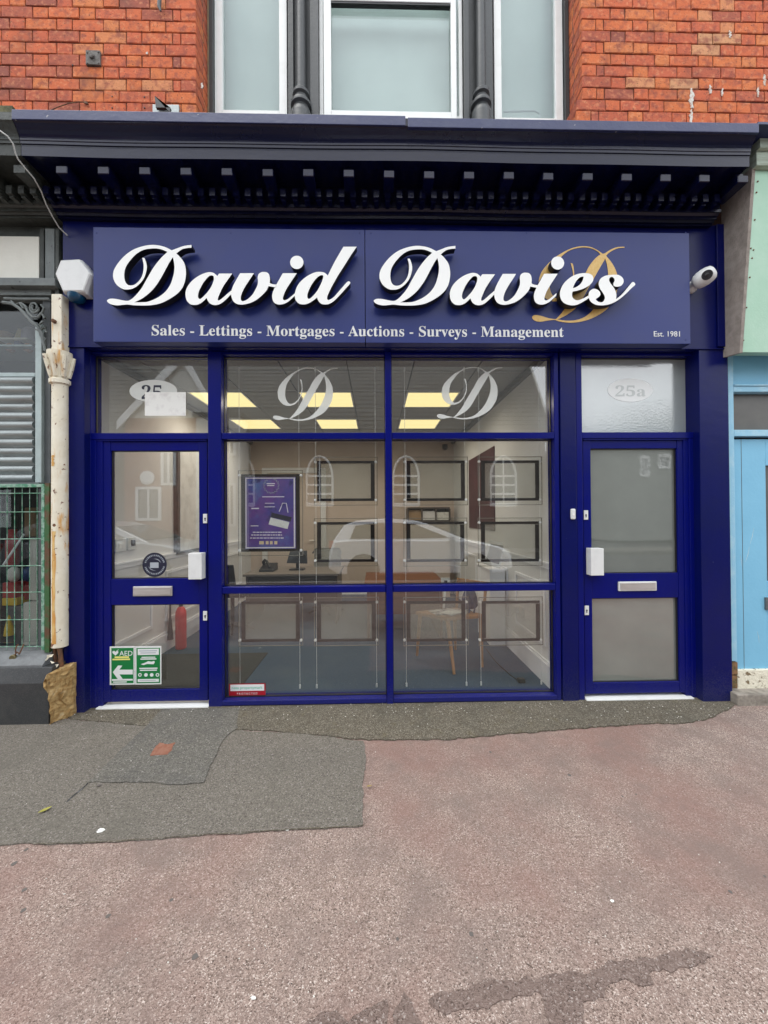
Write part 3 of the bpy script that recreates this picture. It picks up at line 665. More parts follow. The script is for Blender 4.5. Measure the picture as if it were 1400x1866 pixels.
# frame, from left to right
Z1, Z0 = Z(788, 0), Z(799.5, 0)             # transom
M1, M0 = Z(1067, 0), Z(1079.5, 0)           # glazing bar of the window
S1 = Z(1272, 0)
ZH = Z(646, 0)
vbox('frame_post', 154, 165, 0, .12, 0, ZHEAD-.007)
vbox('frame_post', 379.3, 403.5, -.004, .12, 0, ZHEAD-.007)
vbox('frame_post', 703.3, 715, -.008, .11, 0, ZHEAD-.007)
vbox('frame_post', 1012, 1020.5, 0, .12, 0, ZHEAD-.007)
vbox('frame_post', 1020.6, 1023.4, .02, .12, 0, ZHEAD-.007)
vbox('broad_post', 1023.5, 1052, -.012, .12, 0, ZHEAD-.007, NAVY)
vbox('frame_post', 1052.1, 1063, 0, .12, 0, ZHEAD-.007)
vbox('frame_post', 1268.5, 1277.2, 0, .12, 0, ZHEAD-.007)
xs = [X(u, 0) for u in (165, 379.3, 403.5, 703.3, 715, 1012, 1063, 1268.5)]
def hbox(name, xa, xb, y0, y1, z0, z1, m=BLUE, bev=.003): 
    b = MB(); b.box(xa+.001, xb-.001, y0, y1, z0, z1); return part(name, b, m, shop, bevel=bev)
for xa, xb in ((xs[0],xs[1]), (xs[2],xs[3]), (xs[4],xs[5]), (xs[6],xs[7])):
    hbox('transom', xa, xb, .002, .12, Z0, Z1); hbox('head_rail', xa, xb, .004, .12, ZH, ZHEAD-.007)
for xa, xb in ((xs[2],xs[3]), (xs[4],xs[5])):
    hbox('glazing_bar', xa, xb, .002, .11, M0, M1, bev=.006); hbox('sill', xa, xb, -.006, .12, .012, S1, bev=.006)
    b = MB(); b.box(xa, xb, -.004, .1, -.02, .010); part('sill_footing', b, BPLAS, shop)
YG = .072
def pane(xa, xb, z0, z1, m=GLASS, y=YG, parent=shop, name='window_pane'):
    b = MB(); b.box(xa-.004, xb+.004, y, y+.006, z0-.004, z1+.004); return part(name, b, m, parent)
for xa, xb in ((xs[2],xs[3]), (xs[4],xs[5])):
    pane(xa, xb, Z1, ZH); pane(xa, xb, M1, Z0); pane(xa, xb, S1, M0)
pane(xs[0], xs[1], Z1, ZH, name='fanlight')
fan_r = pane(xs[6], xs[7], Z1, ZH, OBSC_SKY, name='fanlight')
b = MB()
for xa, xb in ((xs[0],xs[1]), (xs[2],xs[3]), (xs[4],xs[5]), (xs[6],xs[7])):
    for z0_, z1_ in ((Z1, ZH),):
        b.box(xa-.001, xa+.006, .055, YG-.001, z0_, z1_); b.box(xb-.006, xb+.001, .055, YG-.001, z0_, z1_); b.box(xa+.006, xb-.006, .055, YG-.001, z0_, z0_+.006); b.box(xa+.006, xb-.006, .055, YG-.001, z1_-.006, z1_)
for xa, xb in ((xs[2],xs[3]), (xs[4],xs[5])):
    for z0_, z1_ in ((M1, Z0), (S1, M0)):
        b.box(xa-.001, xa+.006, .055, YG-.001, z0_, z1_); b.box(xb-.006, xb+.001, .055, YG-.001, z0_, z1_); b.box(xa+.006, xb-.006, .055, YG-.001, z0_, z0_+.006); b.box(xa+.006, xb-.006, .055, YG-.001, z1_-.006, z1_)
part('glazing_gasket', b, BPLAS, shop)

def door(label, ua, ub, upper, lower, plate, pull, pull_side, locks, thr, gm, hinge_left):
    yl = .022; vm = 1040
    xa, xb = X(ua, yl, vm), X(ub, yl, vm); um = (ua+ub)/2
    zz = lambda v: Z(v, yl, um)
    zt, zb = Z0-.012, .022+zz(thr)*0+.02
    gx0, gx1 = X(upper[0], yl, vm), X(upper[2], yl, vm)
    gu1, gu0, gl1, gl0 = zz(upper[1]), zz(upper[3]), zz(lower[1]), zz(lower[3])
    b = MB()
    b.box(xa, gx0, yl, yl+.05, zb, zt); b.box(gx1, xb, yl, yl+.05, zb, zt)
    d = part('door', b, BLUE, shop, bevel=.003, label=label)
    for nm, a_, c_ in (('top_rail', gu1, zt), ('mid_rail', gl1, gu0), ('bottom_rail', zb, gl0)):
        b = MB(); b.box(gx0+.0005, gx1-.0005, yl+.003, yl+.047, a_, c_); part(nm, b, BLUE, d, bevel=.003)
    pane(gx0, gx1, gu0, gu1, gm, yl+.03, d, 'door_pane'); pane(gx0, gx1, gl0, gl1, gm, yl+.03, d, 'door_pane')
    b = MB()
    for a_, c_ in ((gu0, gu1), (gl0, gl1)):
        b.box(gx0+.0006, gx0+.006, yl+.015, yl+.029, a_, c_); b.box(gx1-.006, gx1-.0006, yl+.015, yl+.029, a_, c_); b.box(gx0+.006, gx1-.006, yl+.015, yl+.029, a_, a_+.006); b.box(gx0+.006, gx1-.006, yl+.015, yl+.029, c_-.006, c_)
    part('pane_gasket', b, BPLAS, d)
    b = MB(); pb(b, *plate, yl-.012, yl+.003)
    xp0, xp1 = X(plate[0], yl-.012, 1070), X(plate[2], yl-.012, 1070); zp0, zp1 = Z(plate[3], yl-.012, um), Z(plate[1], yl-.012, um)
    lp = part('letter_plate', b, WPLAS if not hinge_left else CHROME, d, bevel=.004)
    b = MB(); b.box(xp0+.012, xp1-.012, yl-.0165, yl-.012, zp0+.01, zp1-.009)
    b.box(xp0+.012, xp1-.012, yl-.019, yl-.0165, zp1-.016, zp1-.0095); o = part('letter_flap', b, CHROME, d, bevel=.0015)
    # pull handle: a square guard box standing off the leaf
    b = MB(); pb(b, *pull, yl-.075, yl-.004); part('pull_handle', b, WPLAS, d, bevel=.003)
    for lk in locks:
        b = MB(); pb(b, *lk, yl-.008, yl+.0); lo = part('lock', b, WPLAS, d, bevel=.002)
        q = W((lk[0]+lk[2])/2, (lk[1]+lk[3])/2, yl-.009); b = MB(); b.lathe((q.x, yl-.0095, q.z), [(.006,0),(.007,.001),(.007,.003)], 10, 'y'); b.box(q.x-.004, q.x+.004, yl-.0085, yl-.0078, q.z-.018, q.z); part('keyhole', b, BPLAS, d)
    return d, xa, xb
d1, xa, xb = door('left glazed door with clear panes and stickers', 187.5, 378.3, (201.5,821,363,1054.5), (203,1102,364,1257), (242,1068.5,313.5,1086.5), (343,1008,367.5,1056), 1, ((370,936.5,377.5,953.5),(370,1114,377.5,1131)), 1285, GLASS, True)
vbox('door_jamb', 165.1, 175, .006, .11, .01, Z0-.001, v=1040); vbox('door_jamb', 175.2, 187, .014, .11, .01, Z0-.001, v=1040)
b = MB(); b.box(X(175,.02), xb+.0, .01, .05, Z0-.0115, Z0-.001); part('door_head', b, BLUE, shop)
d2, xa2, xb2 = door('right glazed door with frosted panes', 1064.5, 1248, (1079,817,1237,1044.5), (1081,1090,1238,1243.5), (1128,1060,1197.5,1077), (1077.5,999.5,1101,1049), -1, ((1064.6,930,1072.3,947),(1066,1104,1073.7,1121)), 1271, OBSC, False)
vbox('door_jamb', 1248.6, 1259, .014, .11, .01, Z0-.001, v=1040); vbox('door_jamb', 1259.2, 1270, .004, .11, .01, Z0-.001, v=1040)
b = MB(); b.box(xa2, X(1259,.02), .01, .05, Z0-.0115, Z0-.001); part('door_head', b, BLUE, shop)
for xa_, xb_ in ((X(174,-.02,1290), X(379,-.02,1290)), (X(1070,-.02,1275), X(1266,-.02,1275))):
    b = MB(); b.box(xa_, xb_, -.020, .09, -.004, .019); part('threshold', b, UPVC, shop, bevel=.002)

# cornice: profile of (depth, photo row) swept along the shopfront
def prof(rows):
    return [(y, Z(v, y)) for y, v in rows]
PF = [(-.455,216), (-.455,229.5), (-.446,234), (-.436,240), (-.424,247), (-.413,254), (-.406,259.5), (-.404,262), (-.404,265), (-.400,266.5), (-.400,271.5), (-.394,273), (-.392,277), (-.392,293.5)]
zsof = Z(293.5, -.392)
PF2 = [(-.165, 349), (-.165,372), (-.175,373.5), (-.175,378.5), (-.160,380), (-.148,386), (-.138,388), (-.138,392), (-.120,394), (-.112,399), (-.100,400), (-.100,404), (-.085,406)]
def cornice_run(x0, x1, m, mcap, root, cut=False):
    pts = [(YW+.02, Z(216, -.455)+.05), (-.44, Z(216,-.455)+.006)]+prof(PF)+[(-.380, zsof), (-.377, zsof+.006), (-.165, zsof+.006)]+prof(PF2)+[(-.07, Z(407, -.08)), (YW+.02, Z(407, -.08))]
    b = MB(); n = len(pts)
    NS = 24; vs_ = []
    for i in range(NS+1):
        x = x0+(x1-x0)*i/NS; sag = .0035*math.sin(x*1.9+1)+.002*math.sin(x*4.7)
        vs_ += [(x, y, z+sag) for y, z in pts]
    fs = [tuple(range(n)), tuple(reversed(range(NS*n, NS*n+n)))]
    for i in range(NS):
        for k in range(n): fs.append((i*n+k, i*n+(k+1) % n, (i+1)*n+(k+1) % n, (i+1)*n+k))
    b.add(vs_, fs); c = part('cornice', b, m, root)
    return c
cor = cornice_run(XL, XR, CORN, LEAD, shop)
def capping(x0, x1, zoff):
    b = MB(); zt = Z(216, -.455)+zoff; b.box(x0, x1, -.461, -.43, zt-.052, zt+.012)
    b.extrude([(x0, -.43, zt+.0119), (x0, YW+.01, zt+.06), (x0, YW+.01, zt+.02), (x0, -.43, zt-.03)], (x1-x0, 0, 0)); return part('capping', b, LEAD, cor, bevel=.003)
capping(XL, X(739, -.455, 220), .004); capping(X(743.5, -.455, 220), XR, -.006)
YM0 = -.362
zm0, zm1 = Z(323, YM0), Z(309.5, YM0)
bm_ = MB(); wdt = .074
bm_.box(-wdt/2, wdt/2, YM0, -.166, zm0, zm1)
bm_.extrude([(-wdt/2+.008, -.335, zm1+.0005), (-wdt/2+.008, -.335, zsof+.004), (-wdt/2+.008, -.166, zsof+.004), (-wdt/2+.008, -.166, zm1+.0005)], (wdt-.016, 0, 0))
mod_me = bm_.mesh('modillion', CORN)
xm0, xm1 = X(111.5, YM0, 305), X(1355.5, YM0, 325)
NMOD = 18
for i in range(NMOD):
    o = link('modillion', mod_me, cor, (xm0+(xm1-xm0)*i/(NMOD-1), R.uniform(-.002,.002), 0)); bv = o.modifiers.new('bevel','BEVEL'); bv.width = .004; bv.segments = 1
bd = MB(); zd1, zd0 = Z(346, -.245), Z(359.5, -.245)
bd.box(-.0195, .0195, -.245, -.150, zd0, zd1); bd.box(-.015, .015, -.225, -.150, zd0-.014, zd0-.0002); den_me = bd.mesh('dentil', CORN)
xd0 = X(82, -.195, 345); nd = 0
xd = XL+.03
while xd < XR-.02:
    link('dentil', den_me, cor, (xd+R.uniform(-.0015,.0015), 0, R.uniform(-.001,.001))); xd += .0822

# ------------------------------------------------------------------ sign
YS = -.15
sign = thing('shop_sign', 'long navy fascia sign reading David Davies in raised white script with a gold initial', 'sign', W(714, 520, YS))
for ua, ub in ((170, 665), (666.2, 1257.5)):
    b = MB(); b.box(X(ua, YS, 520), X(ub, YS, 520), YS, YP-.005, Z(624.5, YS), Z(419, YS)); part('sign_panel', b, SIGNB, sign, bevel=.002)
YLB, YLF = YS-.022, YS-.075                 # letters stand off the panel
gl = {}
def zoomed(org, s, pts): return [(org[0]+p[0]/s, org[1]+p[1]/s)+tuple(p[2:]) for p in pts]
gl['D'] = [zoomed((190,440), 8.235, [(1310,50,1), (1200,65), (1110,95), (1012,132,1), (920,85), (800,55), (680,52), (560,75), (430,125), (310,210), (210,320), (145,430), (133,530), (160,610), (210,670), (290,715), (370,718), (440,700), (520,645), (590,560), (625,470), (640,380), (625,300), (602,245,1), (570,245,1), (590,340), (588,430), (570,510), (530,580), (480,630), (430,655), (370,655), (325,620), (303,550), (303,460), (330,370), (400,270), (490,180), (590,125), (700,105), (800,105), (880,125), (950,155,1), (850,250), (740,390), (640,560), (560,700), (470,810), (400,870), (345,890), (260,878), (170,860), (90,858), (45,880), (52,910), (100,940), (190,958), (280,950), (350,945), (440,955), (560,960), (700,955), (850,925), (1000,850), (1120,760), (1190,660), (1222,540), (1225,430), (1200,320), (1140,235), (1082,180,1), (1160,120), (1240,98), (1310,92,1)]),
           zoomed((190,440), 8.235, [(1030,235,1), (1050,330), (1052,430), (1030,540), (990,650), (920,750), (820,830), (720,880), (620,908), (450,912,1), (560,860), (680,770), (770,670), (850,550), (920,420), (980,310)])]
gl['a'] = [zoomed((330,480), 11.667, [(1090,215,1), (810,215,1), (772,268,1), (740,235), (690,200), (620,185), (540,195), (430,235), (320,300), (220,385), (140,490), (100,600), (98,700), (125,790), (190,860), (270,882), (350,875), (430,840), (510,770), (545,735,1), (570,790), (610,845), (680,880), (760,882), (850,850), (950,770), (1050,670), (1082,640,1), (1070,575,1), (980,650), (900,720), (830,775), (790,785), (785,740), (820,650), (880,520), (950,410), (1020,310)]),
           zoomed((330,480), 11.667, [(640,255), (590,275), (520,350), (450,450), (395,560), (365,650), (365,720), (395,755), (430,745), (500,680), (580,590), (650,480), (690,380), (700,310), (685,265)])]
gl['v'] = [zoomed((410,460), 10.77, [(570,408,1), (300,408,1), (240,510), (170,640), (130,750), (125,840), (150,930), (200,990), (280,1022), (380,1020), (500,990), (620,930), (730,840), (820,740), (855,660,1), (900,668), (960,680), (1000,684,1), (1015,630,1), (950,625), (900,608), (880,590,1), (885,520), (870,440), (830,395), (770,383), (710,390), (660,430), (645,490), (650,570), (640,640), (600,730), (540,830), (470,900), (400,945), (350,955), (315,930), (315,860), (350,760), (410,650), (490,530)])]
gl['i'] = [zoomed((490,440), 8.235, [(420,475,1), (210,475,1), (150,580), (90,690), (55,780), (52,850), (75,910), (130,942), (200,942), (270,915), (330,870), (396,808,1), (400,770,1), (340,820), (290,860), (245,880), (215,870), (215,830), (250,740), (310,640), (370,550)]),
           zoomed((490,440), 8.235, [(420+100*math.cos(k*.3927), 312+100*math.sin(k*.3927)) for k in range(16)])]
gl['d'] = [zoomed((490,440), 8.235, [(1320,78,1), (1120,78,1), (1060,180), (980,320), (885,512,1), (860,485), (820,462), (760,455), (690,465), (600,505), (510,570), (440,650), (400,740), (390,810), (405,880), (450,930), (520,945), (590,930), (660,890), (725,840,1), (740,880), (780,930), (840,945), (910,935), (980,890), (1070,800), (1160,700), (1220,630), (1212,602), (1180,605), (1120,670), (1050,750), (980,830), (920,870), (885,875), (875,840), (900,770), (960,650), (1040,510), (1130,370), (1230,210)]),
           zoomed((490,440), 8.235, [(800,505), (750,520), (690,580), (630,670), (590,760), (578,820), (590,855), (620,855), (680,800), (740,720), (790,620), (815,550), (815,515)])]
gl['e'] = [zoomed((960,440), 6.667, [(700,383), (620,395), (540,430), (460,500), (415,580), (405,650), (425,715), (470,755), (540,775), (610,768), (680,735), (758,685,1), (752,655,1), (690,690), (630,712), (590,707), (560,680), (552,640), (560,608,1), (640,590), (720,558), (780,515), (810,465), (800,415), (760,390)]),
           zoomed((960,440), 6.667, [(685,425), (640,440), (590,500), (562,565,1), (600,555), (650,520), (680,475), (690,440)])]
gl['s'] = [zoomed((960,440), 6.667, [(1030,405), (960,415), (900,450), (875,510), (890,570), (930,630), (950,680), (935,725), (900,740), (860,725), (838,700,1), (890,660), (893,620), (860,585), (810,575), (765,605), (752,660), (770,720), (820,760), (880,775), (960,772), (1040,750), (1120,705), (1200,640), (1270,570), (1318,525), (1305,497), (1280,498), (1220,570), (1150,650), (1085,700,1), (1090,640), (1065,570), (1020,510), (1002,470), (1010,440), (1035,430), (1060,445), (1068,475), (1055,510), (1060,540), (1100,550), (1150,535), (1178,490), (1165,440), (1120,408), (1075,403)])]
def to_world(lp, y):
    out = []
    for p in lp:
        q = W(p[0], p[1], y); out.append((q.x, q.z)+tuple(p[2:]))
    return out
gm = {}
for ch, loops in gl.items():
    me = curve_mesh('letter', [smooth_path(to_world(lp, YLF), 5) for lp in loops], YLB-YLF)
    me.materials.append(BLET); me.materials.append(WLET)
    for p in me.polygons:
        p.material_index = 1 if p.normal.y < -.7 else 0
    gm[ch] = me
dx2 = X(681.7, YLF, 547)-X(195.5, YLF, 547); dz2 = Z(547.4, YLF, 681.7)-Z(547, YLF, 195.5)
word = [(c, 0, 0) for c in 'Davi']+[('d', 0, 0)]+[(c, dx2, dz2) for c in 'Davi']+[('e', 0, 0), ('s', 0, 0)]
for i, (ch, dx, dz) in enumerate(word):
    link('letter', gm[ch], sign, (dx, YLB-.0006*(i % 3), dz))
# gold initial and flat lettering
TD = [[(1350,112,1), (1250,118), (1160,150), (1090,195), (1050,208,1), (980,160), (880,115), (760,105), (650,125), (530,175), (400,255), (290,355), (210,460), (175,570), (180,680), (215,760), (280,825), (360,855), (440,850), (520,815), (590,740), (640,640), (660,540), (655,430), (640,350), (610,335,1), (635,420), (645,520), (625,630), (580,720), (510,790), (450,815), (390,805), (345,745), (320,660), (322,560), (345,450), (400,350), (490,240), (590,165), (700,130), (800,120), (900,135), (980,175), (1020,215,1), (950,270), (870,370), (800,500), (730,620), (650,760), (580,890), (500,1000), (430,1080), (395,1100), (300,1085), (200,1055), (120,1045), (85,1065), (88,1095), (130,1125), (200,1135), (290,1120), (390,1110), (450,1130), (580,1148), (720,1140), (860,1105), (1000,1040), (1110,960), (1190,850), (1240,740), (1258,620), (1250,500), (1215,400), (1160,310), (1095,235,1), (1150,185), (1250,135), (1350,125,1)],
      [(1085,275,1), (1110,360), (1125,470), (1115,590), (1080,710), (1020,840), (930,960), (820,1060), (700,1110), (560,1122), (430,1105,1), (560,1040), (680,950), (770,830), (840,700), (920,560), (1000,420)]]
def initial(box, y, depth, m, parent, name='initial'):
    a, b_, c, d = box
    lps = [[(a+(p[0]-85)/(1350-85)*(c-a), b_+(p[1]-105)/(1148-105)*(d-b_))+tuple(p[2:]) for p in lp] for lp in TD]
    me = curve_mesh(name, [smooth_path(to_world(lp, y), 5) for lp in lps], depth)
    o = mesh_part(name, me, m, parent); o.location = (0, y+depth, 0); return o
initial((970.5, 448.5, 1138.5, 587.7), YS-.003, .002, GOLD, sign)
YT = YS-.0022
tl = text_mesh('tagline', serif('Sales')+' - '+serif('Lettings')+' - '+serif('Mortgages')+' - '+serif('Auctions')+' - '+serif('Surveys')+' - '+serif('Management'), X(276.5, YT, 605), X(1027.5, YT, 605), Z(612.3, YT, 650), YT+.002, .002)
def islands(me):
    bm = bmesh.new(); bm.from_mesh(me); bm.verts.ensure_lookup_table(); seen = set(); out = []
    for v in bm.verts:
        if v.index in seen: continue
        st = [v]; seen.add(v.index); fs = set()
        while st:
            a = st.pop(); fs |= set(a.link_faces)
            for e in a.link_edges:
                q = e.other_vert(a)
                if q.index not in seen: seen.add(q.index); st.append(q)
        out.append([[tuple(p.co) for p in f.verts] for f in fs])
    bm.free(); return out
isl = sorted(islands(tl), key=lambda f: min(p[0] for q in f for p in q)); words = []; end = -99
for f in isl:
    x0_ = min(p[0] for q in f for p in q)
    if x0_-end > .019: words.append([])
    words[-1] += f; end = max(end, max(p[0] for q in f for p in q))
for wd in words:
    b = MB()
    for q in wd: b.add(q, [tuple(range(len(q)))])
    part('tagline_word' if max(p[0] for q in wd for p in q)-min(p[0] for q in wd for p in q) > .06 else 'tagline_dash', b, VINYL, sign)
mesh_part('date_line', text_mesh('date_line', 'Est. 1981', X(1192, YT, 609), X(1239.5, YT, 609), Z(613, YT, 1215), YT+.002, .002), VINYL, sign)
b = MB()
for u in (176, 420, 655, 676, 960, 1250):
    for v in (424, 619):
        q = W(u, v, YS); b.lathe((q.x, YS-.0025, q.z), [(.003,0),(.005,.001),(.005,.004)], 8, 'y')
part('screw', b, SIGNB, sign)

# ------------------------------------------------------------------ alarm box, camera, bell
t_ = thing('alarm_box', 'white six sided alarm box with a blue strobe base left of the sign', 'alarm box', W(134, 503, YP))
hexp = [(100.5,500), (111,473.5), (147,471.5), (168.5,500), (156,534.5), (115.5,534.5)]
hc = W(134, 503, -.16)
b = MB(); rings = []
for y, k in ((YP-.005, 1.0), (-.125, 1.0), (-.15, .93), (-.155, .86)):
    rings.append([Vector((hc.x+(W(u, v, -.14).x-hc.x)*k, y, hc.z+(W(u, v, -.14).z-hc.z)*k)) for u, v in hexp])
b.add([p for r in rings for p in r], [tuple(range(18, 24))]+[(i*6+k, i*6+(k+1) % 6, (i+1)*6+(k+1) % 6, (i+1)*6+k) for i in range(3) for k in range(6)])
part('cover', b, WPLAS, t_, bevel=.004)
b = MB(); q = W(137, 537, -.115); b.lathe((q.x, -.100, q.z-.03), [(.02,-.022), (.045,-.012), (.056,.008), (.058,.034)], 18); part('strobe', b, TEALD, t_, smooth=40)
t_ = thing('security_camera', 'white bullet security camera pointing out beside the right end of the sign', 'camera', W(1284, 505, YP))
pa, pb_ = W(1271, 514, YP-.075), W(1299, 495, YP-.135); ax = (pb_-pa).normalized()
b = MB(); b.tube([pa-ax*.030, pa-ax*.022, pa-ax*.006, pa+ax*.02, (pa+pb_)/2, pb_-ax*.02, pb_+ax*.004, pb_+ax*.014, pb_+ax*.017], [.014,.036,.052,.060,.062,.058,.047,.030,.012], 24); part('body', b, WPLAS, t_, smooth=40)
e_ = (CAM-(pa+pb_)/2).normalized()*.75+Vector((-.25,-.4,-.1)); e_.normalize(); cc = (pa+pb_)/2+e_*.050+ax*.010
b = MB(); b.tube([cc-e_*.02, cc+e_*.0125, cc+e_*.0135], [.036,.033,.024], 22); part('lens_window', b, SCREEN, t_, smooth=40)
b = MB(); b.tube([cc+e_*.0137, cc+e_*.0165], [.014,.010], 14); part('lens', b, BPLAS, t_, smooth=40)
b = MB(); q_ = Vector((pa.x+.005, YP-.006, pa.z-.004)); b.tube([pa+ax*.01, Vector((q_.x, YP-.028, q_.z)), Vector((q_.x, YP-.024, q_.z)), q_], [.02,.03,.042,.044], 16); part('mount', b, WPLAS, t_, smooth=40)
b = MB(); pb(b, 1041.5, 927, 1050, 946.5, -.034, -.013); tg = thing('doorbell', 'white oblong doorbell on the broad post beside the right door', 'doorbell', W(1045, 936, -.013))
part('bell_case', b, WPLAS, tg, bevel=.008); q = W(1045.7, 938, -.034); b = MB(); b.lathe((q.x, -.0365, q.z), [(.007,0),(.009,.001),(.009,.004)], 14, 'y'); part('bell_push', b, PAPER, tg)

# ------------------------------------------------------------------ stickers and window lettering
YDG = .052                                     # face of the left door glass
def oval(name, u0, v0, u1, v1, y, m, parent=None, n=36, th=.0012):
    c = W((u0+u1)/2, (v0+v1)/2, y); rx = X(u1, y, (v0+v1)/2)-c.x; rz = Z(v0, y, (u0+u1)/2)-c.z
    b = MB(); b.extrude([(c.x+rx*math.cos(k/n*6.2832), y, c.z+rz*math.sin(k/n*6.2832)) for k in range(n)], (0, th, 0)); return part(name, b, m, parent)
def flat(b, u0, v0, u1, v1, y, th=.0008): return pb(b, u0, v0, u1, v1, y, y+th)
initial((498, 669.7, 615.3, 766.6), YG-.0025, .0015, FROST, None, 'window_initial')
tag(bpy.context.scene.objects['window_initial'], 'frosted script initial on the upper left window pane', 'decal', 'etched initials on the window')
o = initial((797, 668.8, 915.6, 764), YG-.0025, .0015, FROST, None, 'window_initial'); tag(o, 'frosted script initial on the upper right window pane', 'decal', 'etched initials on the window')
t_ = thing('number_decal', 'pale oval numbered 25 half covered by a paper sheet over the left door', 'door number', W(279, 712, YG))
oval('oval_plate', 236, 692, 323, 733, YG-.002, FROST, t_)
mesh_part('numeral', text_mesh('numeral', serif('25'), X(258, YG-.004, 712), X(295, YG-.004, 712), Z(727, YG-.004, 276), YG-.0024, .001), SNAVY, t_)
b = MB(); flat(b, 264, 714.5, 339, 757.5, YG-.006); single('paper_sheet', b, PAPER, 'blank white paper sheet stuck on the fanlight over the oval number', 'paper')
t_ = thing('number_decal', 'faint white oval numbered 25a on the frosted fanlight over the right door', 'door number', W(1149, 711, YG))
oval('oval_plate', 1108, 689.5, 1190, 732, YG-.002, OVALW, t_)
mesh_part('numeral', text_mesh('numeral', serif('25a'), X(1122, YG-.004, 711), X(1177, YG-.004, 711), Z(722, YG-.004, 1149), YG-.0024, .001, height=.088), mat('grey_numeral', (.56,.60,.59), .5), t_)
# AED sign
YA = .0150
t_ = thing('safety_sign', 'green and white AED sign with a left pointing arrow on the left door', 'safety sign', W(222, 1213, YA))
b = MB(); flat(b, 200, 1178, 245.3, 1248, YA, .003); part('board', b, VINYL, t_, bevel=.001)
b = MB(); flat(b, 203, 1180.8, 243.2, 1245.2, YA-.0012); part('green_field', b, SGREEN, t_)
b = MB(); y2 = YA-.0022
arrow = [(205.5,1225), (215,1213), (223,1213), (217.5,1220.5), (242,1220.5), (242,1229), (217.5,1229), (224,1238), (215,1238)]
b.extrude([W(u, v, y2) for u, v in arrow], (0, .0008, 0)); part('arrow', b, VINYL, t_)
b = MB(); flat(b, 209, 1196.3, 235, 1199, y2); flat(b, 205, 1200.3, 237, 1203, y2); part('yellow_text', b, SYEL, t_)
b = MB(); flat(b, 204, 1237.5, 242, 1240.5, y2); flat(b, 206, 1242, 231, 1244, y2); part('foot_text', b, VINYL, t_)
mesh_part('word', text_mesh('word', 'AED', X(217.5, y2, 1190), X(241.5, y2, 1190), Z(1195, y2, 230), y2+.0008, .0008), VINYL, t_)
b = MB(); ht = [(210.5,1195), (205,1190), (205,1187), (208,1186), (210.5,1188), (213,1186), (215.5,1187), (215.5,1190)]; b.extrude([W(u, v, y2) for u, v in ht], (0, .0008, 0)); b.tube([W(213,1186,y2), W(216,1184,y2)], .002, 5); part('heart_symbol', b, VINYL, t_)
t_ = thing('safety_sign', 'green and white rescue notice with a row of symbols right of the arrow sign', 'safety sign', W(270, 1213, YA))
b = MB(); flat(b, 246.3, 1178, 294, 1247.5, YA, .003); part('board', b, VINYL, t_, bevel=.001)
b = MB(); flat(b, 248.7, 1180.8, 291.8, 1245, YA-.0012); part('green_field', b, SGREEN, t_)
for q in ((251, 1182.5, 289.5, 1193.5), (251, 1237.5, 289.5, 1242.8)): b = MB(); flat(b, *q, y2); part('white_band', b, VINYL, t_)
for q in ((254, 1185.2, 286, 1187), (256, 1189, 284, 1190.6), (254, 1239.6, 284, 1240.6)): b = MB(); flat(b, *q, y2-.001); part('small_print', b, SGREY, t_)
b = MB(); flat(b, 258, 1197, 283, 1198.6, y2); flat(b, 256, 1200, 285, 1202, y2); flat(b, 254, 1217, 287, 1219, y2); flat(b, 255, 1220.5, 286, 1222.5, y2)
fig = [(256.5,1210.5), (262,1212), (268,1210), (280,1210.5), (282,1207), (281,1204.5), (276,1206), (270,1205), (264,1208)]; b.extrude([W(u, v, y2) for u, v in fig], (0, .0008, 0))
for u in (255, 266, 276.5, 287): 
    q = W(u, 1230, y2); b.lathe((q.x, y2, q.z), [(.014,0),(.014,.0008)], 10, 'y')
part('symbols', b, VINYL, t_)
b = MB()
for u in (255, 287): 
    q = W(u, 1230, y2-.0005); b.lathe((q.x, y2-.0006, q.z), [(.007,0),(.007,.0008)], 8, 'y')
part('symbol_hollow', b, SGREEN, t_)
t_ = thing('round_sticker', 'round navy sticker with a ring of lettering on the upper glass of the left door', 'sticker', W(282, 1029, YDG))
oval('disc', 259.5, 1007, 304, 1051.5, YDG-.003, SNAVY, t_)
b = MB(); c = W(282, 1029, YDG-.004)
for k in range(34):
    if k in (0, 16, 17, 33): continue
    a = k/34*6.2832+.1; r0_, r1_ = .066, .078
    ca, sa = math.cos(a), math.sin(a); tw = .0032*R.uniform(.6,1.2)
    b.extrude([(c.x+r*ca-s*tw*sa, YDG-.004, c.z+r*sa+s*tw*ca) for r, s in ((r0_,-1),(r1_,-1),(r1_,1),(r0_,1))], (0, .0008, 0))
part('ring_lettering', b, SGREY, t_)
b = MB(); flat(b, 273.5, 1025, 289, 1035, YDG-.004); part('emblem', b, SGREY, t_)
b = MB()
for a0 in (.3, 3.44):
    b.tube([(c.x+.048*math.cos(a0+k*.2), YDG-.004, c.z+.044*math.sin(a0+k*.2)) for k in range(8)], [.0005,.001,.0016,.002,.002,.0016,.001,.0005], 4)
part('swoosh', b, SGREY, t_)
t_ = thing('protected_sticker', 'small red and white sticker reading PROTECTED in the lower left window corner', 'sticker', W(450, 1259, YG))
DV = -3.0
b = MB(); flat(b, 417.5, 1248.8+DV, 484, 1270.5+DV, YG-.003, .0012); part('red_backing', b, SRED, t_)
b = MB(); flat(b, 419.8, 1250.5+DV, 481.5, 1262+DV, YG-.004); part('white_label', b, VINYL, t_, bevel=.0003)
mesh_part('label_word', text_mesh('label_word', 'naea propertymark', X(422.5, YG-.005, 1258), X(478.5, YG-.005, 1258), Z(1258.6+DV, YG-.005, 450), YG-.0042, .0006), STEAL, t_)
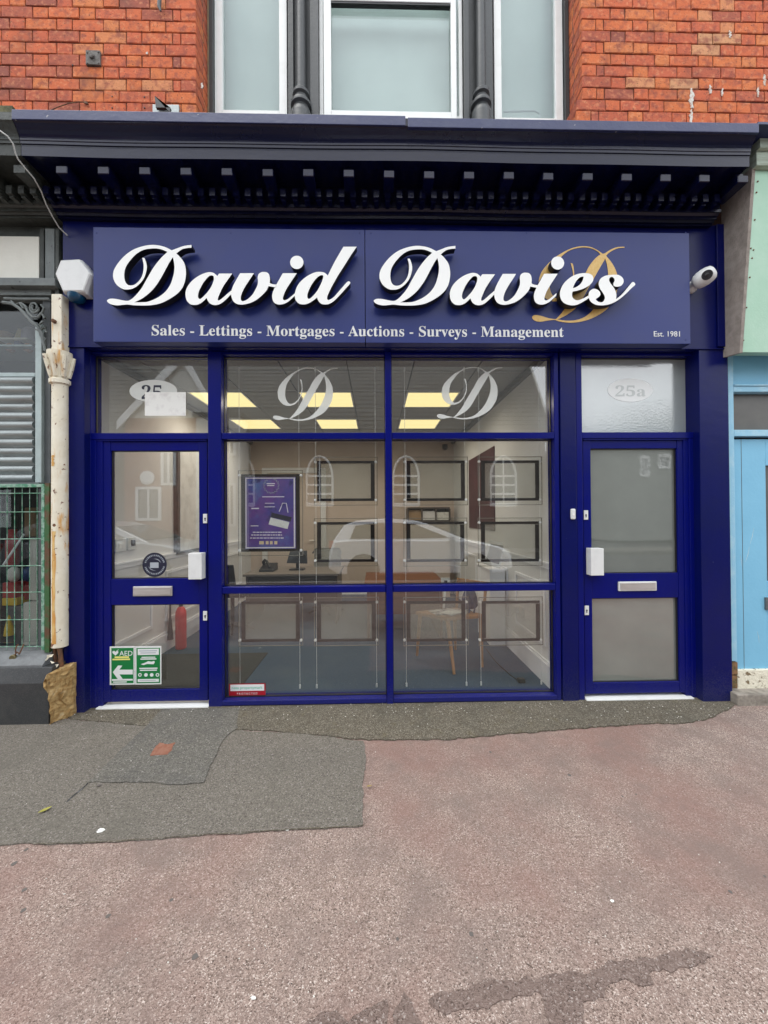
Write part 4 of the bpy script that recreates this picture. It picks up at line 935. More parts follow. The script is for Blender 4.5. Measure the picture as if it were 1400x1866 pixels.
mesh_part('word', text_mesh('word', 'P R O T E C T E D', X(432, YG-.005, 1267), X(469, YG-.005, 1267), Z(1268.8+DV, YG-.005, 450), YG-.0034, .0008), VINYL, t_)

# ------------------------------------------------------------------ display pockets on cables
YC = .20
cab = []
ZC0, ZC1 = .06, 2.66
for i, u in enumerate((436.5, 545.5, 576, 685, 739, 848, 874.5, 984)):
    b = MB(); x = X(u, YC+.012, 950); b.tube([(x, YC+.012, ZC0), (x, YC+.012, ZC1)], .0016, 6); b.lathe((x, YC+.012, ZC1-.02), [(.007,0),(.007,.03)], 8); b.lathe((x, YC+.012, ZC0-.02), [(.007,0),(.007,.03)], 8)
    nth = ('first', 'second', 'third', 'fourth', 'fifth', 'sixth', 'seventh', 'eighth')[i]
    single('display_cable', b, ALU, 'thin steel display cable behind the window, %s of eight from the left' % nth, 'cable', group='display cables behind the window')
def holder(u0, v0, u1, v1, label, insert=True, nm='display_pocket'):
    um, vm = (u0+u1)/2, (v0+v1)/2
    t_ = thing(nm, label, 'display pocket' if insert else 'poster', W(um, v1, YC), 'clear display pockets hung in the window' if insert else None)
    b = MB(); pb(b, u0-5.5, v0-7, u1+5.5, v1+8, YC, YC+.005); part('acrylic_sheet', b, ACRYL, t_)
    b = MB(); pb(b, u0-5.5, v0-7, u1+5.5, v0-6, YC-.001, YC+.0065); pb(b, u0-5.5, v1+7, u1+5.5, v1+8, YC-.001, YC+.0065); pb(b, u0-5.5, v0-6, u0-4.6, v1+7, YC-.001, YC+.0065); pb(b, u1+4.6, v0-6, u1+5.5, v1+7, YC-.001, YC+.0065)
    part('sheet_edge', b, mat('acrylic_edge', (.20,.19,.16), .3) if 'acrylic_edge' not in bpy.data.materials else bpy.data.materials['acrylic_edge'], t_)
    b = MB(); bw, bh = 7.2, 4.8
    pb(b, u0, v0, u1, v0+bh, YC-.005, YC-.001); pb(b, u0, v1-bh, u1, v1, YC-.005, YC-.001); pb(b, u0, v0+bh, u0+bw, v1-bh, YC-.005, YC-.001); pb(b, u1-bw, v0+bh, u1, v1-bh, YC-.005, YC-.001)
    part('dark_border', b, FRAMEB, t_)
    if insert:
        b = MB(); pb(b, u0+bw, v0+bh, u1-bw, v1-bh, YC+.007, YC+.009); part('insert', b, INSERT, t_)
    for u, v in ((u0-3.5, v0+2), (u1+2, v0+2), (u0-3.5, v1-2), (u1+2, v1-2)):
        q = W(u, v, YC-.008); b = MB(); b.lathe((q.x, YC-.010, q.z), [(.008,0),(.0105,.002),(.0105,.022)], 12, 'y'); part('stud', b, ALU, t_, smooth=40)
    return t_
rowsD = [('upper row', 839.5, 913, ((578,683),(741,847.5),(877,983)), ('left window half', 'middle', 'right window edge')),
         ('second row', 951, 1024, ((578,683),(741,846.5),(877,983)), 0), ('bottom row', 1095.5, 1169, ((440,546.5),(578,685),(741,848.5),(878.5,984.5)), 0)]
for rn, v0, v1, cs, _ in rowsD:
    for k, (u0, u1) in enumerate(cs):
        nth = ('first', 'second', 'third', 'fourth')[k]
        dv = -.0095*((u0+u1)/2-700)*.25
        holder(u0, v0+dv, u1, v1+dv, 'empty dark bordered display pocket, %s from the left in the %s' % (nth, rn))
t_ = holder(439.5, 864, 546.5, 1005, 'purple poster with a white card picture in a dark border at the window left', False, 'framed_poster')
yq = YC+.0055
b = MB(); flat(b, 446, 869, 540, 1000.5, YC+.0058, .003); part('print', b, PURPLE, t_)
yq = YC+.0045
b = MB()
for q in ((447.5,870.5,538,872), (447.5,997,538,999), (447.5,872,449.3,997), (535.5,872,538,997)): flat(b, *q, yq)
part('white_line', b, PLINE, t_)
b = MB(); c = W(494.5, 885, yq)
for k in range(26):
    a = -1.2+k/26*5.6+1.57*2.2; r = .062*(1 if k % 2 else .92)
    p = Vector((c.x+r*math.cos(a), yq, c.z+r*math.sin(a))); b.obox(p, (.006*math.cos(a+.6), 0, .006*math.sin(a+.6)), (0,.0004,0), (-.0025*math.sin(a+.6), 0, .0025*math.cos(a+.6)))
part('wreath', b, SGREY, t_)
b = MB(); flat(b, 486, 880.5, 501, 882, yq); flat(b, 487, 884, 500, 885.5, yq); flat(b, 478, 904.5, 518, 906, yq); flat(b, 483, 916.5, 500, 917.5, yq); flat(b, 482, 923, 501, 924.2, yq)
for v, ul, ur in ((970,461,514), (975,458,514), (980.5,456,517)):
    u = ul
    while u < ur:
        wd = R.uniform(2, 7); flat(b, u, v-1, min(u+wd, ur), v+.8, yq); u += wd+1.4
flat(b, 458, 925.5, 472, 927.5, yq); flat(b, 457, 957.5, 471, 959, yq)
part('print_lines', b, PLINE, t_)
b = MB(); b.extrude([W(u, v, yq) for u, v in ((493.5,943), (527.5,951.5), (524,964), (489.5,955.5))], (0, .0006, 0)); part('card', b, PAPER, t_)
b = MB(); b.extrude([W(u, v, yq) for u, v in ((495,934), (532,942.5), (529.5,950.8), (493.8,942.2))], (0, .0006, 0)); part('card_band', b, PDARK, t_)
b = MB(); b.tube([W(509,932,yq), W(512,925,yq), W(515,917,yq), W(522,917,yq), W(523.5,926,yq), W(525,934,yq)], .0035, 5); part('padlock_shape', b, PLINE, t_)
b = MB()
for u0, u1 in ((472.5,481), (484.5,489.5), (492,497), (500,505.5)): flat(b, u0, 986, u1, 992, yq)
part('badges', b, PGOLD, t_)

# ------------------------------------------------------------------ shop interior
IXL, IXR, IYB = -2.27, 1.45, 4.1
ZC = 2.80
CAMZ = CAM.z
b = MB(); b.box(IXL-.1, IXR+.1, .12, IYB+.1, -.1, .006); struct('interior_floor', b, CARPET)
b = MB(); b.box(IXL-.08, IXL, .12, IYB, 0, ZC+.2); struct('interior_wall', b, IWALLR)
b = MB(); b.box(IXR, IXR+.08, .12, IYB, 0, ZC+.2); struct('interior_wall', b, IWALLR)
b = MB(); b.box(IXL-.08, IXR+.08, IYB, IYB+.1, 0, ZC+.2); struct('interior_wall', b, IWALL)
b = MB(); b.box(IXR+.08, 2.5, .12, IYB, -.1, .004); b.box(IXR+.08, 2.5, .4, IYB, 2.75, 2.8); b.box(2.5, 2.55, .12, IYB, 0, 2.8); b.box(IXR+.08, 2.5, 1.5, 1.55, 0, 2.75); struct('corridor', b, IWALL)
b = MB(); b.box(IXL-.08, IXR+.08, .13, IYB+.1, ZC+.03, ZC+.12); ceil = struct('ceiling', b, CGRID)
TS = .6
tile = MB().box(.006, TS-.006, .006, TS-.006, .008, .024).mesh('ceiling_tile', CTILE)
px = X(540, 4.16-2.95)                          # grid line set out from the light panels
gx0 = (W(540, 705, 1.21)).x
y0g = 1.26
lamps = set()
tx0 = gx0-TS*3
b = MB(); bb = MB()
for i in range(7):
    for j in range(-2, 5):
        x, y = tx0+i*TS, y0g+j*TS
        if (i, j) in ((1,0),(3,0),(5,0),(1,2),(3,2),(5,2)): lamps.add((x, y)); continue
        xa_, xb_ = max(x, IXL), min(x+TS, IXR); ya_, yb_ = max(y, .14), min(y+TS, IYB)
        if xb_-xa_ < .03 or yb_-ya_ < .03: continue
        if xb_-xa_ > TS-.01 and yb_-ya_ > TS-.01: link('ceiling_tile', tile, ceil, (x, y, ZC))
        else: part('ceiling_tile', MB().box(xa_+.006, xb_-.006, ya_+.006, yb_-.006, ZC+.008, ZC+.024), CTILE, ceil)
pos = {0: 'left', 2: 'middle', 4: 'right'}
for x, y in sorted(lamps):
    k = ('left', 'middle', 'right')[min(2, max(0, round((x-tx0)/TS-1)//2))]; rr = 'nearer the window' if y < 1.9 else 'farther from the window'
    t_ = thing('ceiling_light', 'lit square ceiling light panel, %s of three, %s' % (k, rr), 'ceiling light', (x, y, ZC), 'lit ceiling panels')
    b = MB(); b.box(x+.004, x+.02, y+.004, y+TS-.004, ZC+.001, ZC+.026); b.box(x+TS-.02, x+TS-.004, y+.004, y+TS-.004, ZC+.001, ZC+.026); b.box(x+.02, x+TS-.02, y+.004, y+.02, ZC+.001, ZC+.026); b.box(x+.02, x+TS-.02, y+TS-.02, y+TS-.004, ZC+.001, ZC+.026)
    part('trim', b, TRIMW, t_)
    b = MB(); b.box(x+.0205, x+TS-.0205, y+.0205, y+TS-.0205, ZC+.004, ZC+.02); part('diffuser', b, LAMP, t_)
    ld = bpy.data.lights.new('panel_lamp', 'SPOT'); ld.energy = 19; ld.color = (1, .90, .76); ld.shadow_soft_size = 0; ld.spot_size = rad(172); ld.spot_blend = 1
    lo = bpy.data.objects.new('panel_lamp', ld); col.objects.link(lo); lo.parent = t_; lo.location = (TS/2, TS/2, -.03)
# trim
for s, xw in ((1, IXL), (-1, IXR)):
    b = MB(); xi = xw+s*.02
    b.box(xw, xi, .13, IYB, 0, .17); b.box(xw, xw+s*.026, .13, IYB, .17, .19); b.box(xw, xw+s*.014, .13, IYB, .195, .21); struct('skirting_board', b, TRIMW)
    b = MB(); b.box(xw, xw+s*.018, .13, IYB, .99, 1.03); b.box(xw, xw+s*.03, .13, IYB, 1.03, 1.045); struct('dado_rail', b, TRIMW)
    b = MB()
    for ya_, yb_ in ((.3, 1.0), (1.25, 2.3), (2.55, 3.6)):
        for q in ((ya_, ya_+.03, .32, .86), (yb_-.03, yb_, .32, .86), (ya_+.03, yb_-.03, .32, .35), (ya_+.03, yb_-.03, .83, .86)): b.box(xw, xw+s*.012, q[0], q[1], q[2], q[3])
    struct('wall_panel_moulding', b, TRIMW)
    b = MB(); b.box(xw, xw+s*.04, .13, IYB, ZC-.05, ZC-.001); struct('ceiling_cove', b, CGRID)
b = MB(); b.box(IXL+.03, IXR-.03, IYB-.022, IYB, 0, .17); struct('skirting_board', b, TRIMW)
b = MB(); b.box(IXL+.01, -1.14, .16, 1.12, .007, .015); single('entrance_mat', b, MATDK, 'large dark entrance mat on the blue carpet behind the left door', 'mat')
# back wall: door and shelves
t_ = thing('interior_door', 'plain beige door with a frame in the back wall of the office', 'door', (-1.3, IYB, 0))
b = MB(); b.box(-1.95, -1.0, IYB-.05, IYB-.02, 0, 2.22); part('leaf', b, IWALL, t_, bevel=.004)
b = MB(); b.box(-2.05, -1.955, IYB-.06, IYB, 0, 2.32); b.box(-.995, -.9, IYB-.06, IYB, 0, 2.32); b.box(-1.955, -.995, IYB-.06, IYB, 2.225, 2.32); part('door_frame', b, IWALLR, t_, bevel=.004)
b = MB(); b.tube([(-1.1, IYB-.055, 1.0), (-1.1, IYB-.09, 1.0), (-1.2, IYB-.09, 1.0)], .01, 8); part('handle', b, CHROME, t_)
t_ = thing('pigeonhole_shelf', 'low shelf unit with square compartments against the office back wall', 'shelf unit', (.7, IYB-.3, .9))
xs0, xs1 = W(744, 925, 3.75).x, W(820, 925, 3.75).x; zs0, zs1 = W(780, 948, 3.75).z, W(780, 927, 3.75).z
b = MB(); b.box(xs0, xs1, 3.75, 4.05, zs1, zs1+.025); b.box(xs0, xs1, 3.75, 4.05, zs0-.025, zs0)
for k in range(4): x = xs0+(xs1-xs0)*k/3; b.box(x-.012, x+.012, 3.752, 4.05, zs0, zs1)
b.box(xs0, xs1, 4.03, 4.05, zs0, zs1); part('carcass', b, WOODD, t_)
for k in range(3):
    x = xs0+(xs1-xs0)*(k+.5)/3; b = MB(); b.box(x-.11, x+.11, 3.80, 4.0, zs0+.002, zs1-.02-.02*k); part('box_file', b, (CARDB, IWALLR, PAPER)[k], t_)
b = MB(); b.box(xs0, xs1, 3.78, 4.05, .006, zs0-.03); part('base_cupboard', b, IWALL, t_)
q = W(811, 815, 3.9); b = MB(); b.lathe((q.x, 3.9, q.z), [(.02,-.05),(.045,-.03),(.05,0),(.05,.05)], 14); single('dome_camera', b, BPLAS, 'small black dome camera under the far office ceiling', 'camera', smooth=40)
# posters and boards on the side walls
b = MB(); xw = IXR-.012
pts = [(1.66, W(905,968,1.64).z), (2.92, W(905,968,1.64).z), (2.92, W(905,815,1.64).z+.02), (1.66, W(905,815,1.64).z+.02)]
b.extrude([(xw, y, z) for y, z in pts], (.010, 0, 0)); single('wall_poster', b, MAROON, 'large dark maroon poster on the right office wall', 'poster')
t_ = thing('notice_board', 'pale notice board with a dark edge on the left office wall', 'notice board', (IXL, 1.8, 1.6))
b = MB(); b.box(IXL+.001, IXL+.05, 1.42, 2.5, W(335,1003,1.9).z, 2.35); part('frame', b, SLATEP, t_, bevel=.004)
b = MB(); b.box(IXL+.05, IXL+.056, 1.46, 2.46, W(335,1003,1.9).z+.03, 2.32); part('panel', b, mat('notice_panel', (.72,.74,.74), .5, noise=(6, (.60,.62,.62), .45, .6)), t_)
for u0, v0, u1, v1, lb in ((208,983,226,1004,'flat white switch plate on the left office wall'), (230,980,245,1001,'white thermostat with a dark display on the left office wall')):
    yy = W(u0, v0, 0).y; t0 = (IXL-CAM.x)/(W(u0, v0, 0)-CAM).x; y0_ = CAM.y+(W(u0, v0, 0)-CAM).y*t0; t1 = (IXL-CAM.x)/(W(u1, v1, 0)-CAM).x; y1_ = CAM.y+(W(u1, v1, 0)-CAM).y*t1
    zt = CAM.z+(W(u0, v0, 0)-CAM).z*t0; zb = CAM.z+(W(u1, v1, 0)-CAM).z*t1
    t_ = thing('wall_control', lb, 'wall control', (IXL, y0_, zb)); b = MB(); b.box(IXL, IXL+.02, y0_, y1_, zb, zt); part('case', b, WPLAS, t_, bevel=.003)
    b = MB()
    if u0 > 220: b.box(IXL+.02, IXL+.022, y0_+(y1_-y0_)*.3, y1_-(y1_-y0_)*.15, zb+(zt-zb)*.3, zt-(zt-zb)*.2); part('display', b, SCREEN, t_)
    else: b.box(IXL+.02, IXL+.024, y0_+.03, y1_-.03, zb+.03, zt-.03); part('rocker', b, PAPER, t_)
# fire extinguisher
ex = Vector((IXL+.14, 1.30, 0)); t_ = thing('fire_extinguisher', 'red fire extinguisher with a black horn standing by the left skirting', 'fire extinguisher', ex)
b = MB(); b.lathe((ex.x, ex.y, .012), [(.05,0),(.056,.01),(.056,.36),(.053,.40),(.036,.44),(.022,.455)], 22); part('cylinder', b, REDP, t_, smooth=35)
b = MB(); b.lathe((ex.x, ex.y, .465), [(.02,0),(.022,.05),(.012,.06)], 12); b.obox((ex.x, ex.y, .54), (.06,0,.012), (0,.012,0), (0,0,.006)); b.obox((ex.x, ex.y, .52), (.05,0,-.006), (0,.012,0), (0,0,.005)); part('valve', b, BPLAS, t_)
hx = ex.x-.10
b = MB(); b.lathe((hx, ex.y-.03, .12), [(.034,0),(.032,.01),(.016,.20),(.010,.24),(.010,.40)], 14); b.tube([(hx, ex.y-.03, .52), (hx+.03, ex.y-.03, .54), (ex.x, ex.y, .53)], .009, 8); part('horn', b, BPLAS, t_, smooth=40)
# desks
def desk(name, label, u0, u1, vtop, y, depth, m, mt, side):
    x0, x1 = W(u0, vtop, y).x, W(u1, vtop, y).x; zt = W((u0+u1)/2, vtop, y).z
    t_ = thing(name, label, 'desk', ((x0+x1)/2, y, 0)); b = MB(); b.box(x0, x1, y, y+depth, zt-.03, zt); part('desk_top', b, mt, t_, bevel=.004)
    b = MB(); b.box(x0+.06, x1-.06, y+.08, y+.10, .28, zt-.031); part('modesty_panel', b, m, t_)
    for xx in (x0+.03, x1-.06): b = MB(); b.box(xx, xx+.03, y+.04, y+depth-.04, .007, zt-.031); part('leg', b, m, t_)
    return t_, x0, x1, zt
t_, x0, x1, zt = desk('office_desk', 'dark grey brown office desk at the back left of the room', 442, 618, 1046, 2.15, .8, WOODD, mat('grey_brown_top', (.17,.145,.125), .45, noise=(6, (.22,.19,.165), .4, .7, (.3,2,1))), 0)
dz = zt
t_, x0r, x1r, ztr_ = desk('office_desk', 'red brown wooden office desk right of the window bar', 664, 812, 1063, 1.5, .9, WOODR, WOODR, 0)
# things on and behind the desks
t_ = thing('desk_phone', 'black desk telephone on the dark desk', 'telephone', W(486, 1036, 2.45)); q = W(486, 1034, 2.45)
b = MB(); b.extrude([(q.x-.08, 2.35, dz+.002), (q.x-.08, 2.6, dz+.002), (q.x-.08, 2.6, dz+.10), (q.x-.08, 2.36, dz+.03)], (.2, 0, 0)); part('base', b, BPLAS, t_, bevel=.006)
b = MB(); b.tube([(q.x-.05, 2.5, dz+.085), (q.x-.055, 2.49, dz+.12), (q.x-.03, 2.47, dz+.15), (q.x+.0, 2.45, dz+.14), (q.x+.05, 2.42, dz+.06)], [.022,.024,.02,.016,.022], 10); part('handset', b, BPLAS, t_, smooth=50)
t_ = thing('computer_monitor', 'dark monitor standing on the desk under the purple poster', 'monitor', W(540, 1040, 2.5)); q = W(541, 1030, 2.5)
b = MB(); b.extrude([(W(522,1026,2.5).x, 2.5, dz+.10), (W(527,1008,2.5).x, 2.55, dz+.26), (W(558,1005,2.5).x, 2.55, dz+.27), (W(560,1028,2.5).x, 2.5, dz+.09)], (0, .03, 0)); part('screen', b, SCREEN, t_, bevel=.004)
b = MB(); b.box(q.x-.02, q.x+.02, 2.54, 2.57, dz+.02, dz+.12); b.box(q.x-.10, q.x+.10, 2.46, 2.62, dz+.001, dz+.02); part('stand', b, BPLAS, t_, bevel=.003)
t_ = thing('office_chair', 'black office chair behind the left end of the dark desk', 'chair', (W(420,1060,2.3).x, 2.0, 0)); cx = W(422, 1050, 1.95).x
b = MB(); b.box(cx-.16, cx+.24, 1.72, 2.1, .46, .53); part('seat', b, BPLAS, t_, bevel=.02)
b = MB(); b.extrude([(cx-.18, 1.66, .60), (cx-.18, 1.70, .56), (cx-.18, 1.60, .88), (cx-.18, 1.56, .88)], (.34, 0, 0)); part('backrest', b, BPLAS, t_, bevel=.012)
b = MB(); b.tube([(cx+.03, 1.9, .1), (cx+.03, 1.9, .47)], .025, 10)
for k in range(5): a = k*1.2566; b.tube([(cx+.03, 1.9, .1), (cx+.03+.27*math.cos(a), 1.9+.27*math.sin(a), .045)], [.022,.015], 6)
part('base', b, BPLAS, t_)
q = W(595, 1048, 2.9); t_ = thing('office_chair', 'grey office chair with a dark rim between the two desks', 'chair', (q.x, 2.9, 0))
b = MB(); b.extrude([(q.x-.22, 3.0, .55), (q.x-.20, 3.06, .92), (q.x+.20, 3.06, .92), (q.x+.22, 3.0, .55)], (0, .04, 0)); part('backrest', b, mat('grey_chair_fabric', (.20,.19,.17), .9), t_, bevel=.02)
b = MB(); b.tube([(q.x-.22, 2.99, .87), (q.x-.18, 3.05, .935), (q.x+.18, 3.05, .935), (q.x+.22, 2.99, .87)], .012, 8); part('rim', b, BPLAS, t_)
b = MB(); b.box(q.x-.22, q.x+.22, 2.6, 3.0, .46, .53); part('seat', b, NAVYC, t_, bevel=.02)
b = MB(); b.tube([(q.x, 2.8, .1), (q.x, 2.8, .47)], .025, 10)
for k in range(5): a = k*1.2566; b.tube([(q.x, 2.8, .1), (q.x+.27*math.cos(a), 2.8+.27*math.sin(a), .045)], [.022,.015], 6)
part('base', b, BPLAS, t_)
# white cabinet with a framed picture, socket
xc0 = W(894, 1150, 1.24).x; zc = W(915, 1037, 1.24).z
t_ = thing('white_cabinet', 'low white boxed cabinet against the right office wall', 'cabinet', ((xc0+IXR)/2, 1.3, 0))
b = MB(); b.box(xc0, IXR-.032, 1.24, 1.75, .007, zc-.02); part('carcass', b, TRIMW, t_, bevel=.003)
b = MB(); b.box(xc0-.012, IXR-.032, 1.228, 1.76, zc-.0199, zc); part('top', b, TRIMW, t_, bevel=.004)
q = W(900, 1029, 1.32)
t_ = thing('framed_picture', 'white framed picture leaning on the low white cabinet', 'picture', (q.x, 1.32, zc))
P4 = [W(880,1026,1.30), W(912,1036,1.28), W(924,990,1.40), W(892,985,1.42)]
n_ = (P4[1]-P4[0]).cross(P4[3]-P4[0]).normalized()*.016
dz_ = Vector((0,0,max(0, zc-min(p.z for p in P4))+.002)); P4 = [p+dz_ for p in P4]
b = MB(); b.extrude(P4, -n_); part('frame', b, OWHITE, t_, bevel=.003)
c4 = sum(P4, Vector())/4; b = MB(); b.extrude([c4+(p-c4)*.74-n_.normalized()*-.002 if False else c4+(p-c4)*.74+n_*.12 for p in P4], n_*.05); part('picture', b, mat('faded_picture', (.30,.26,.26), .4, noise=(20, (.16,.15,.16), .4, .6)), t_)
b = MB(); b.box(IXR-.014, IXR-.001, .78, .96, .44, .53); t_ = thing('wall_socket', 'white double wall socket on the right office wall', 'socket', (IXR, .87, .44)); part('plate', b, WPLAS, t_, bevel=.002)
b = MB(); b.box(IXR-.055, IXR-.0145, .88, .94, .455, .52); part('plug', b, WPLAS, t_, bevel=.006)
b = MB(); b.tube([(IXR-.05, .92, .47), (IXR-.06, 1.0, .38), (IXR-.07, 1.12, .36), (xc0+.02, 1.22, .42)], .004, 6); part('lead', b, PAPER, t_)
b = MB(); pts = [G(885,1181,.012), G(905,1207,.012), G(930,1230,.012), G(945,1240,.012)]; b.tube(pts, .004, 6); t_ = thing('floor_lead', 'black lead with a plug lying on the blue carpet', 'cable', pts[-1]); part('cord', b, BPLAS, t_)
b = MB(); q = G(950, 1240, .02); b.obox(q, (.03,0,0), (0,.025,0), (0,0,.018)); part('plug_head', b, BPLAS, t_, bevel=.006)
# wooden chair with magazines
l1, l2 = G(828, 1229, .007), G(879, 1216, .007)
sz = .47; cs = (l1+l2)/2+Vector((-.22, .30, 0)); t_ = thing('wooden_chair', 'beech wooden chair with splayed legs and magazines on its seat', 'chair', (cs.x, cs.y, 0))
sp = [W(757,1108,.95), W(815,1127,.70), W(885,1119,.80), W(830,1104,1.1)]
b = MB(); b.extrude([(p.x, p.y, sz-.035) for p in sp], (0, 0, .035)); part('seat', b, WOODB, t_, bevel=.008)
ct = sum((Vector((p.x, p.y, 0)) for p in sp), Vector())/4
tops = [Vector((p.x, p.y, sz-.03))*.86+Vector((ct.x, ct.y, sz-.03))*.14 for p in sp]
feet = [tops[0]*1+Vector((-.03,.05,0)), Vector((l1.x, l1.y, 0)), Vector((l2.x, l2.y, 0)), tops[3]+Vector((.02,.08,0))]
for a_, c_ in zip(tops, feet):
    b = MB(); b.tube([a_, Vector((c_.x, c_.y, .007))], [.022,.013], 10); part('leg', b, WOODB, t_, smooth=40)
bk0, bk1 = Vector((sp[3].x, sp[3].y, sz)), Vector((sp[2].x, sp[2].y, sz))
b = MB(); b.tube([bk0*.95+bk1*.05, bk0*.95+bk1*.05+Vector((.03,.05,.30))], .016, 8); b.tube([bk1*.95+bk0*.05, bk1*.95+bk0*.05+Vector((.04,.06,.30))], .016, 8)
m0 = bk0+Vector((.03,.05,.26)); m1 = bk1+Vector((.04,.06,.26)); b.obox((m0+m1)/2, (m1-m0)/2, (.004,.010,0), (0,0,.045)); part('backrest', b, WOODB, t_, bevel=.004)
for k, (ku, kv, sx, sy, ang, mm, lb) in enumerate(((.42,.42,.14,.10,.3,PRINT,'lowest open printed magazine on the wooden chair seat'), (.55,.60,.11,.085,-.35,PRINT,'printed brochure fanned on top of the magazine on the chair'), (.72,.35,.09,.07,.7,PAPER,'white paper lying on the brochures at the chair back'))):
    a_ = sp[0].lerp(sp[1], ku); c_ = sp[3].lerp(sp[2], ku); q = a_.lerp(c_, kv); b = MB()
    b.obox((q.x, q.y, sz+.006+.008*k), (sx*math.cos(ang), sx*math.sin(ang), 0), (-sy*math.sin(ang), sy*math.cos(ang), 0), (0,0,.0035)); single('magazine', b, mm, lb, 'magazine', group='papers on the chair seat')
q = W(856, 1085, .95); b = MB()
b.lathe((q.x, q.y, sz+.03), [(.06,0),(.085,.03),(.08,.10),(.055,.17),(.03,.20)], 12); b.tube([(q.x-.04, q.y-.07, sz+.2), (q.x-.02, q.y-.09, sz+.1), (q.x-.03, q.y-.09, sz-.02)], .008, 6); b.tube([(q.x+.03, q.y-.07, sz+.2), (q.x+.04, q.y-.09, sz+.1), (q.x+.02, q.y-.09, sz+.0)], .008, 6)
single('cloth_bag', b, NAVYC, 'crumpled navy cloth bag hung on the wooden chair back', 'bag', smooth=50)
q = W(812, 1062, 1.0); t_ = thing('leaflet_stand', 'small white upright leaflet stand beside the wooden chair', 'stand', q)
b = MB(); b.box(q.x-.045, q.x+.045, 1.0, 1.012, q.z-.06, q.z+.05); part('card', b, PAPER, t_); b = MB(); b.box(q.x-.012, q.x+.02, .996, .9995, q.z-.02, q.z+.025); part('slot', b, BPLAS, t_); b = MB(); b.tube([(q.x, 1.02, q.z-.06), (q.x-.02, 1.0, sz+.02)], .012, 6); part('stem', b, OWHITE, t_)

# ------------------------------------------------------------------ left neighbour
ln = thing('neighbour_shopfront', 'weathered dark green shopfront with a cast iron column and shutter at the far left', 'shopfront', (-3.2, 0, 0))
LX0, LX1 = -4.6, XL-.004
cl = cornice_run(LX0, LX1, OLDGRN, OLDGRN, ln)
x = xm0-(xm1-xm0)/(NMOD-1)
me2 = mod_me.copy(); me2.materials.clear(); me2.materials.append(OLDGRN); de2 = den_me.copy(); de2.materials.clear(); de2.materials.append(OLDGRN)
xx = x
while xx > LX0+.1: link('modillion', me2, cl, (xx, 0, 0)); xx -= (xm1-xm0)/(NMOD-1)
xx = XL-.055
while xx > LX0+.05: link('dentil', de2, cl, (xx, 0, 0)); xx -= .0822
b = MB(); b.box(LX0, LX1, -.45, YW+.02, Z(216,-.455)+.008, Z(216,-.455)+.05); part('mossy_capping', b, mat('mossy_lead', (.07,.07,.035), .9, noise=(14, (.14,.13,.06), .4, .7), bump=(40,.8)), ln)
YLF2 = -.03
zz = lambda v: Z(v, YLF2, 40)
b = MB(); b.box(LX0, LX1, YLF2+.02, .08, zz(540), Z(407,-.08)); part('fascia', b, OLDGRN, ln)
b = MB(); pb(b, -500, 428, 71, 514, YLF2, YLF2+.018); part('white_panel', b, OFFW, ln, bevel=.002)
b = MB(); pb(b, 82, 416, 99, 515, YLF2-.03, YLF2+.018); part('fascia_stile', b, GREYGRN, ln, bevel=.003)
b = MB(); pb(b, 72, 416, 80, 515, YLF2-.01, YLF2+.018); pb(b, 100.5, 416, 107, 640, YLF2-.035, YLF2+.018); part('fascia_trim', b, OLDGRN, ln, bevel=.003)
b = MB(); b.box(LX0, X(100,-.10,520), -.10, .06, zz(530), zz(516)); b.box(LX0, X(92,-.06,540), -.055, .06, zz(541), zz(530.2)); part('fascia_ledge', b, GREYGRN, ln, bevel=.004)
# column
xcol = X(103.5, -.11, 800); zc_ = lambda v: Z(v, -.11, 103)
b = MB(); r = .052
b.lathe((xcol, -.08, 0), [(r*.98, zc_(1180)), (r*1.0, zc_(1000)), (r*.96, zc_(712)), (r*.96, zc_(700)), (r*1.28, zc_(698)), (r*1.28, zc_(691)), (r*.98, zc_(688)), (r*1.02, zc_(682)), (r*1.3, zc_(664)), (r*1.55, zc_(650)), (r*1.5, zc_(640)), (r*1.1, zc_(638))], 22)
cc = part('iron_column', b, CREAM, ln, smooth=40)
b = MB()
for k in range(8):
    a = k*math.pi/4+.2; ca, sa = math.cos(a), math.sin(a)
    b.tube([(xcol+r*1.05*ca, -.08+r*1.05*sa, zc_(686)), (xcol+r*1.45*ca, -.08+r*1.45*sa, zc_(662)), (xcol+r*1.75*ca, -.08+r*1.75*sa, zc_(649)), (xcol+r*1.6*ca, -.08+r*1.6*sa, zc_(655))], [.014,.018,.013,.008], 7)
part('capital_leaf', b, CREAM, cc, smooth=50)
b = MB(); pb(b, 93, 535, 112, 640, -.13, -.03); part('column_block', b, CREAM, cc, bevel=.006)
for u, v, y_ in ((98, 585, -.14), (101, 957, -.12)):
    q = W(u, v, y_); b = MB(); b.lathe((q.x, y_-.005-.008, q.z), [(.009,0),(.014,.004),(.014,.03)], 10, 'y'); part('rusty_bolt', b, RUST, cc)
STREAK = mat('rust_streak', (.52,.25,.055), .7, noise=(24, (.62,.42,.16), .45, .62, (1,1,.3)), spots=[(30, (.20,.08,.02), .62, .68)])
for a0, a1, va, vb in ((-1.95, -1.42, 968, 1172), (-2.05, -1.6, 830, 850)):
    b = MB(); n = 14; rows_ = []
    for k in range(n):
        v = va+(vb-va)*k/(n-1); jl, jr = R.uniform(-.07,.07), R.uniform(-.10,.10)
        rows_.append([(xcol+r*1.012*math.cos(a0+jl+(a1+jr-a0-jl)*i/4), -.08+r*1.012*math.sin(a0+jl+(a1+jr-a0-jl)*i/4), zc_(v)) for i in range(5)])
    b.add([p for q in rows_ for p in q], [(k*5+i, k*5+i+1, k*5+i+6, k*5+i+5) for k in range(n-1) for i in range(4)])
    part('rust_streak', b, STREAK, cc)
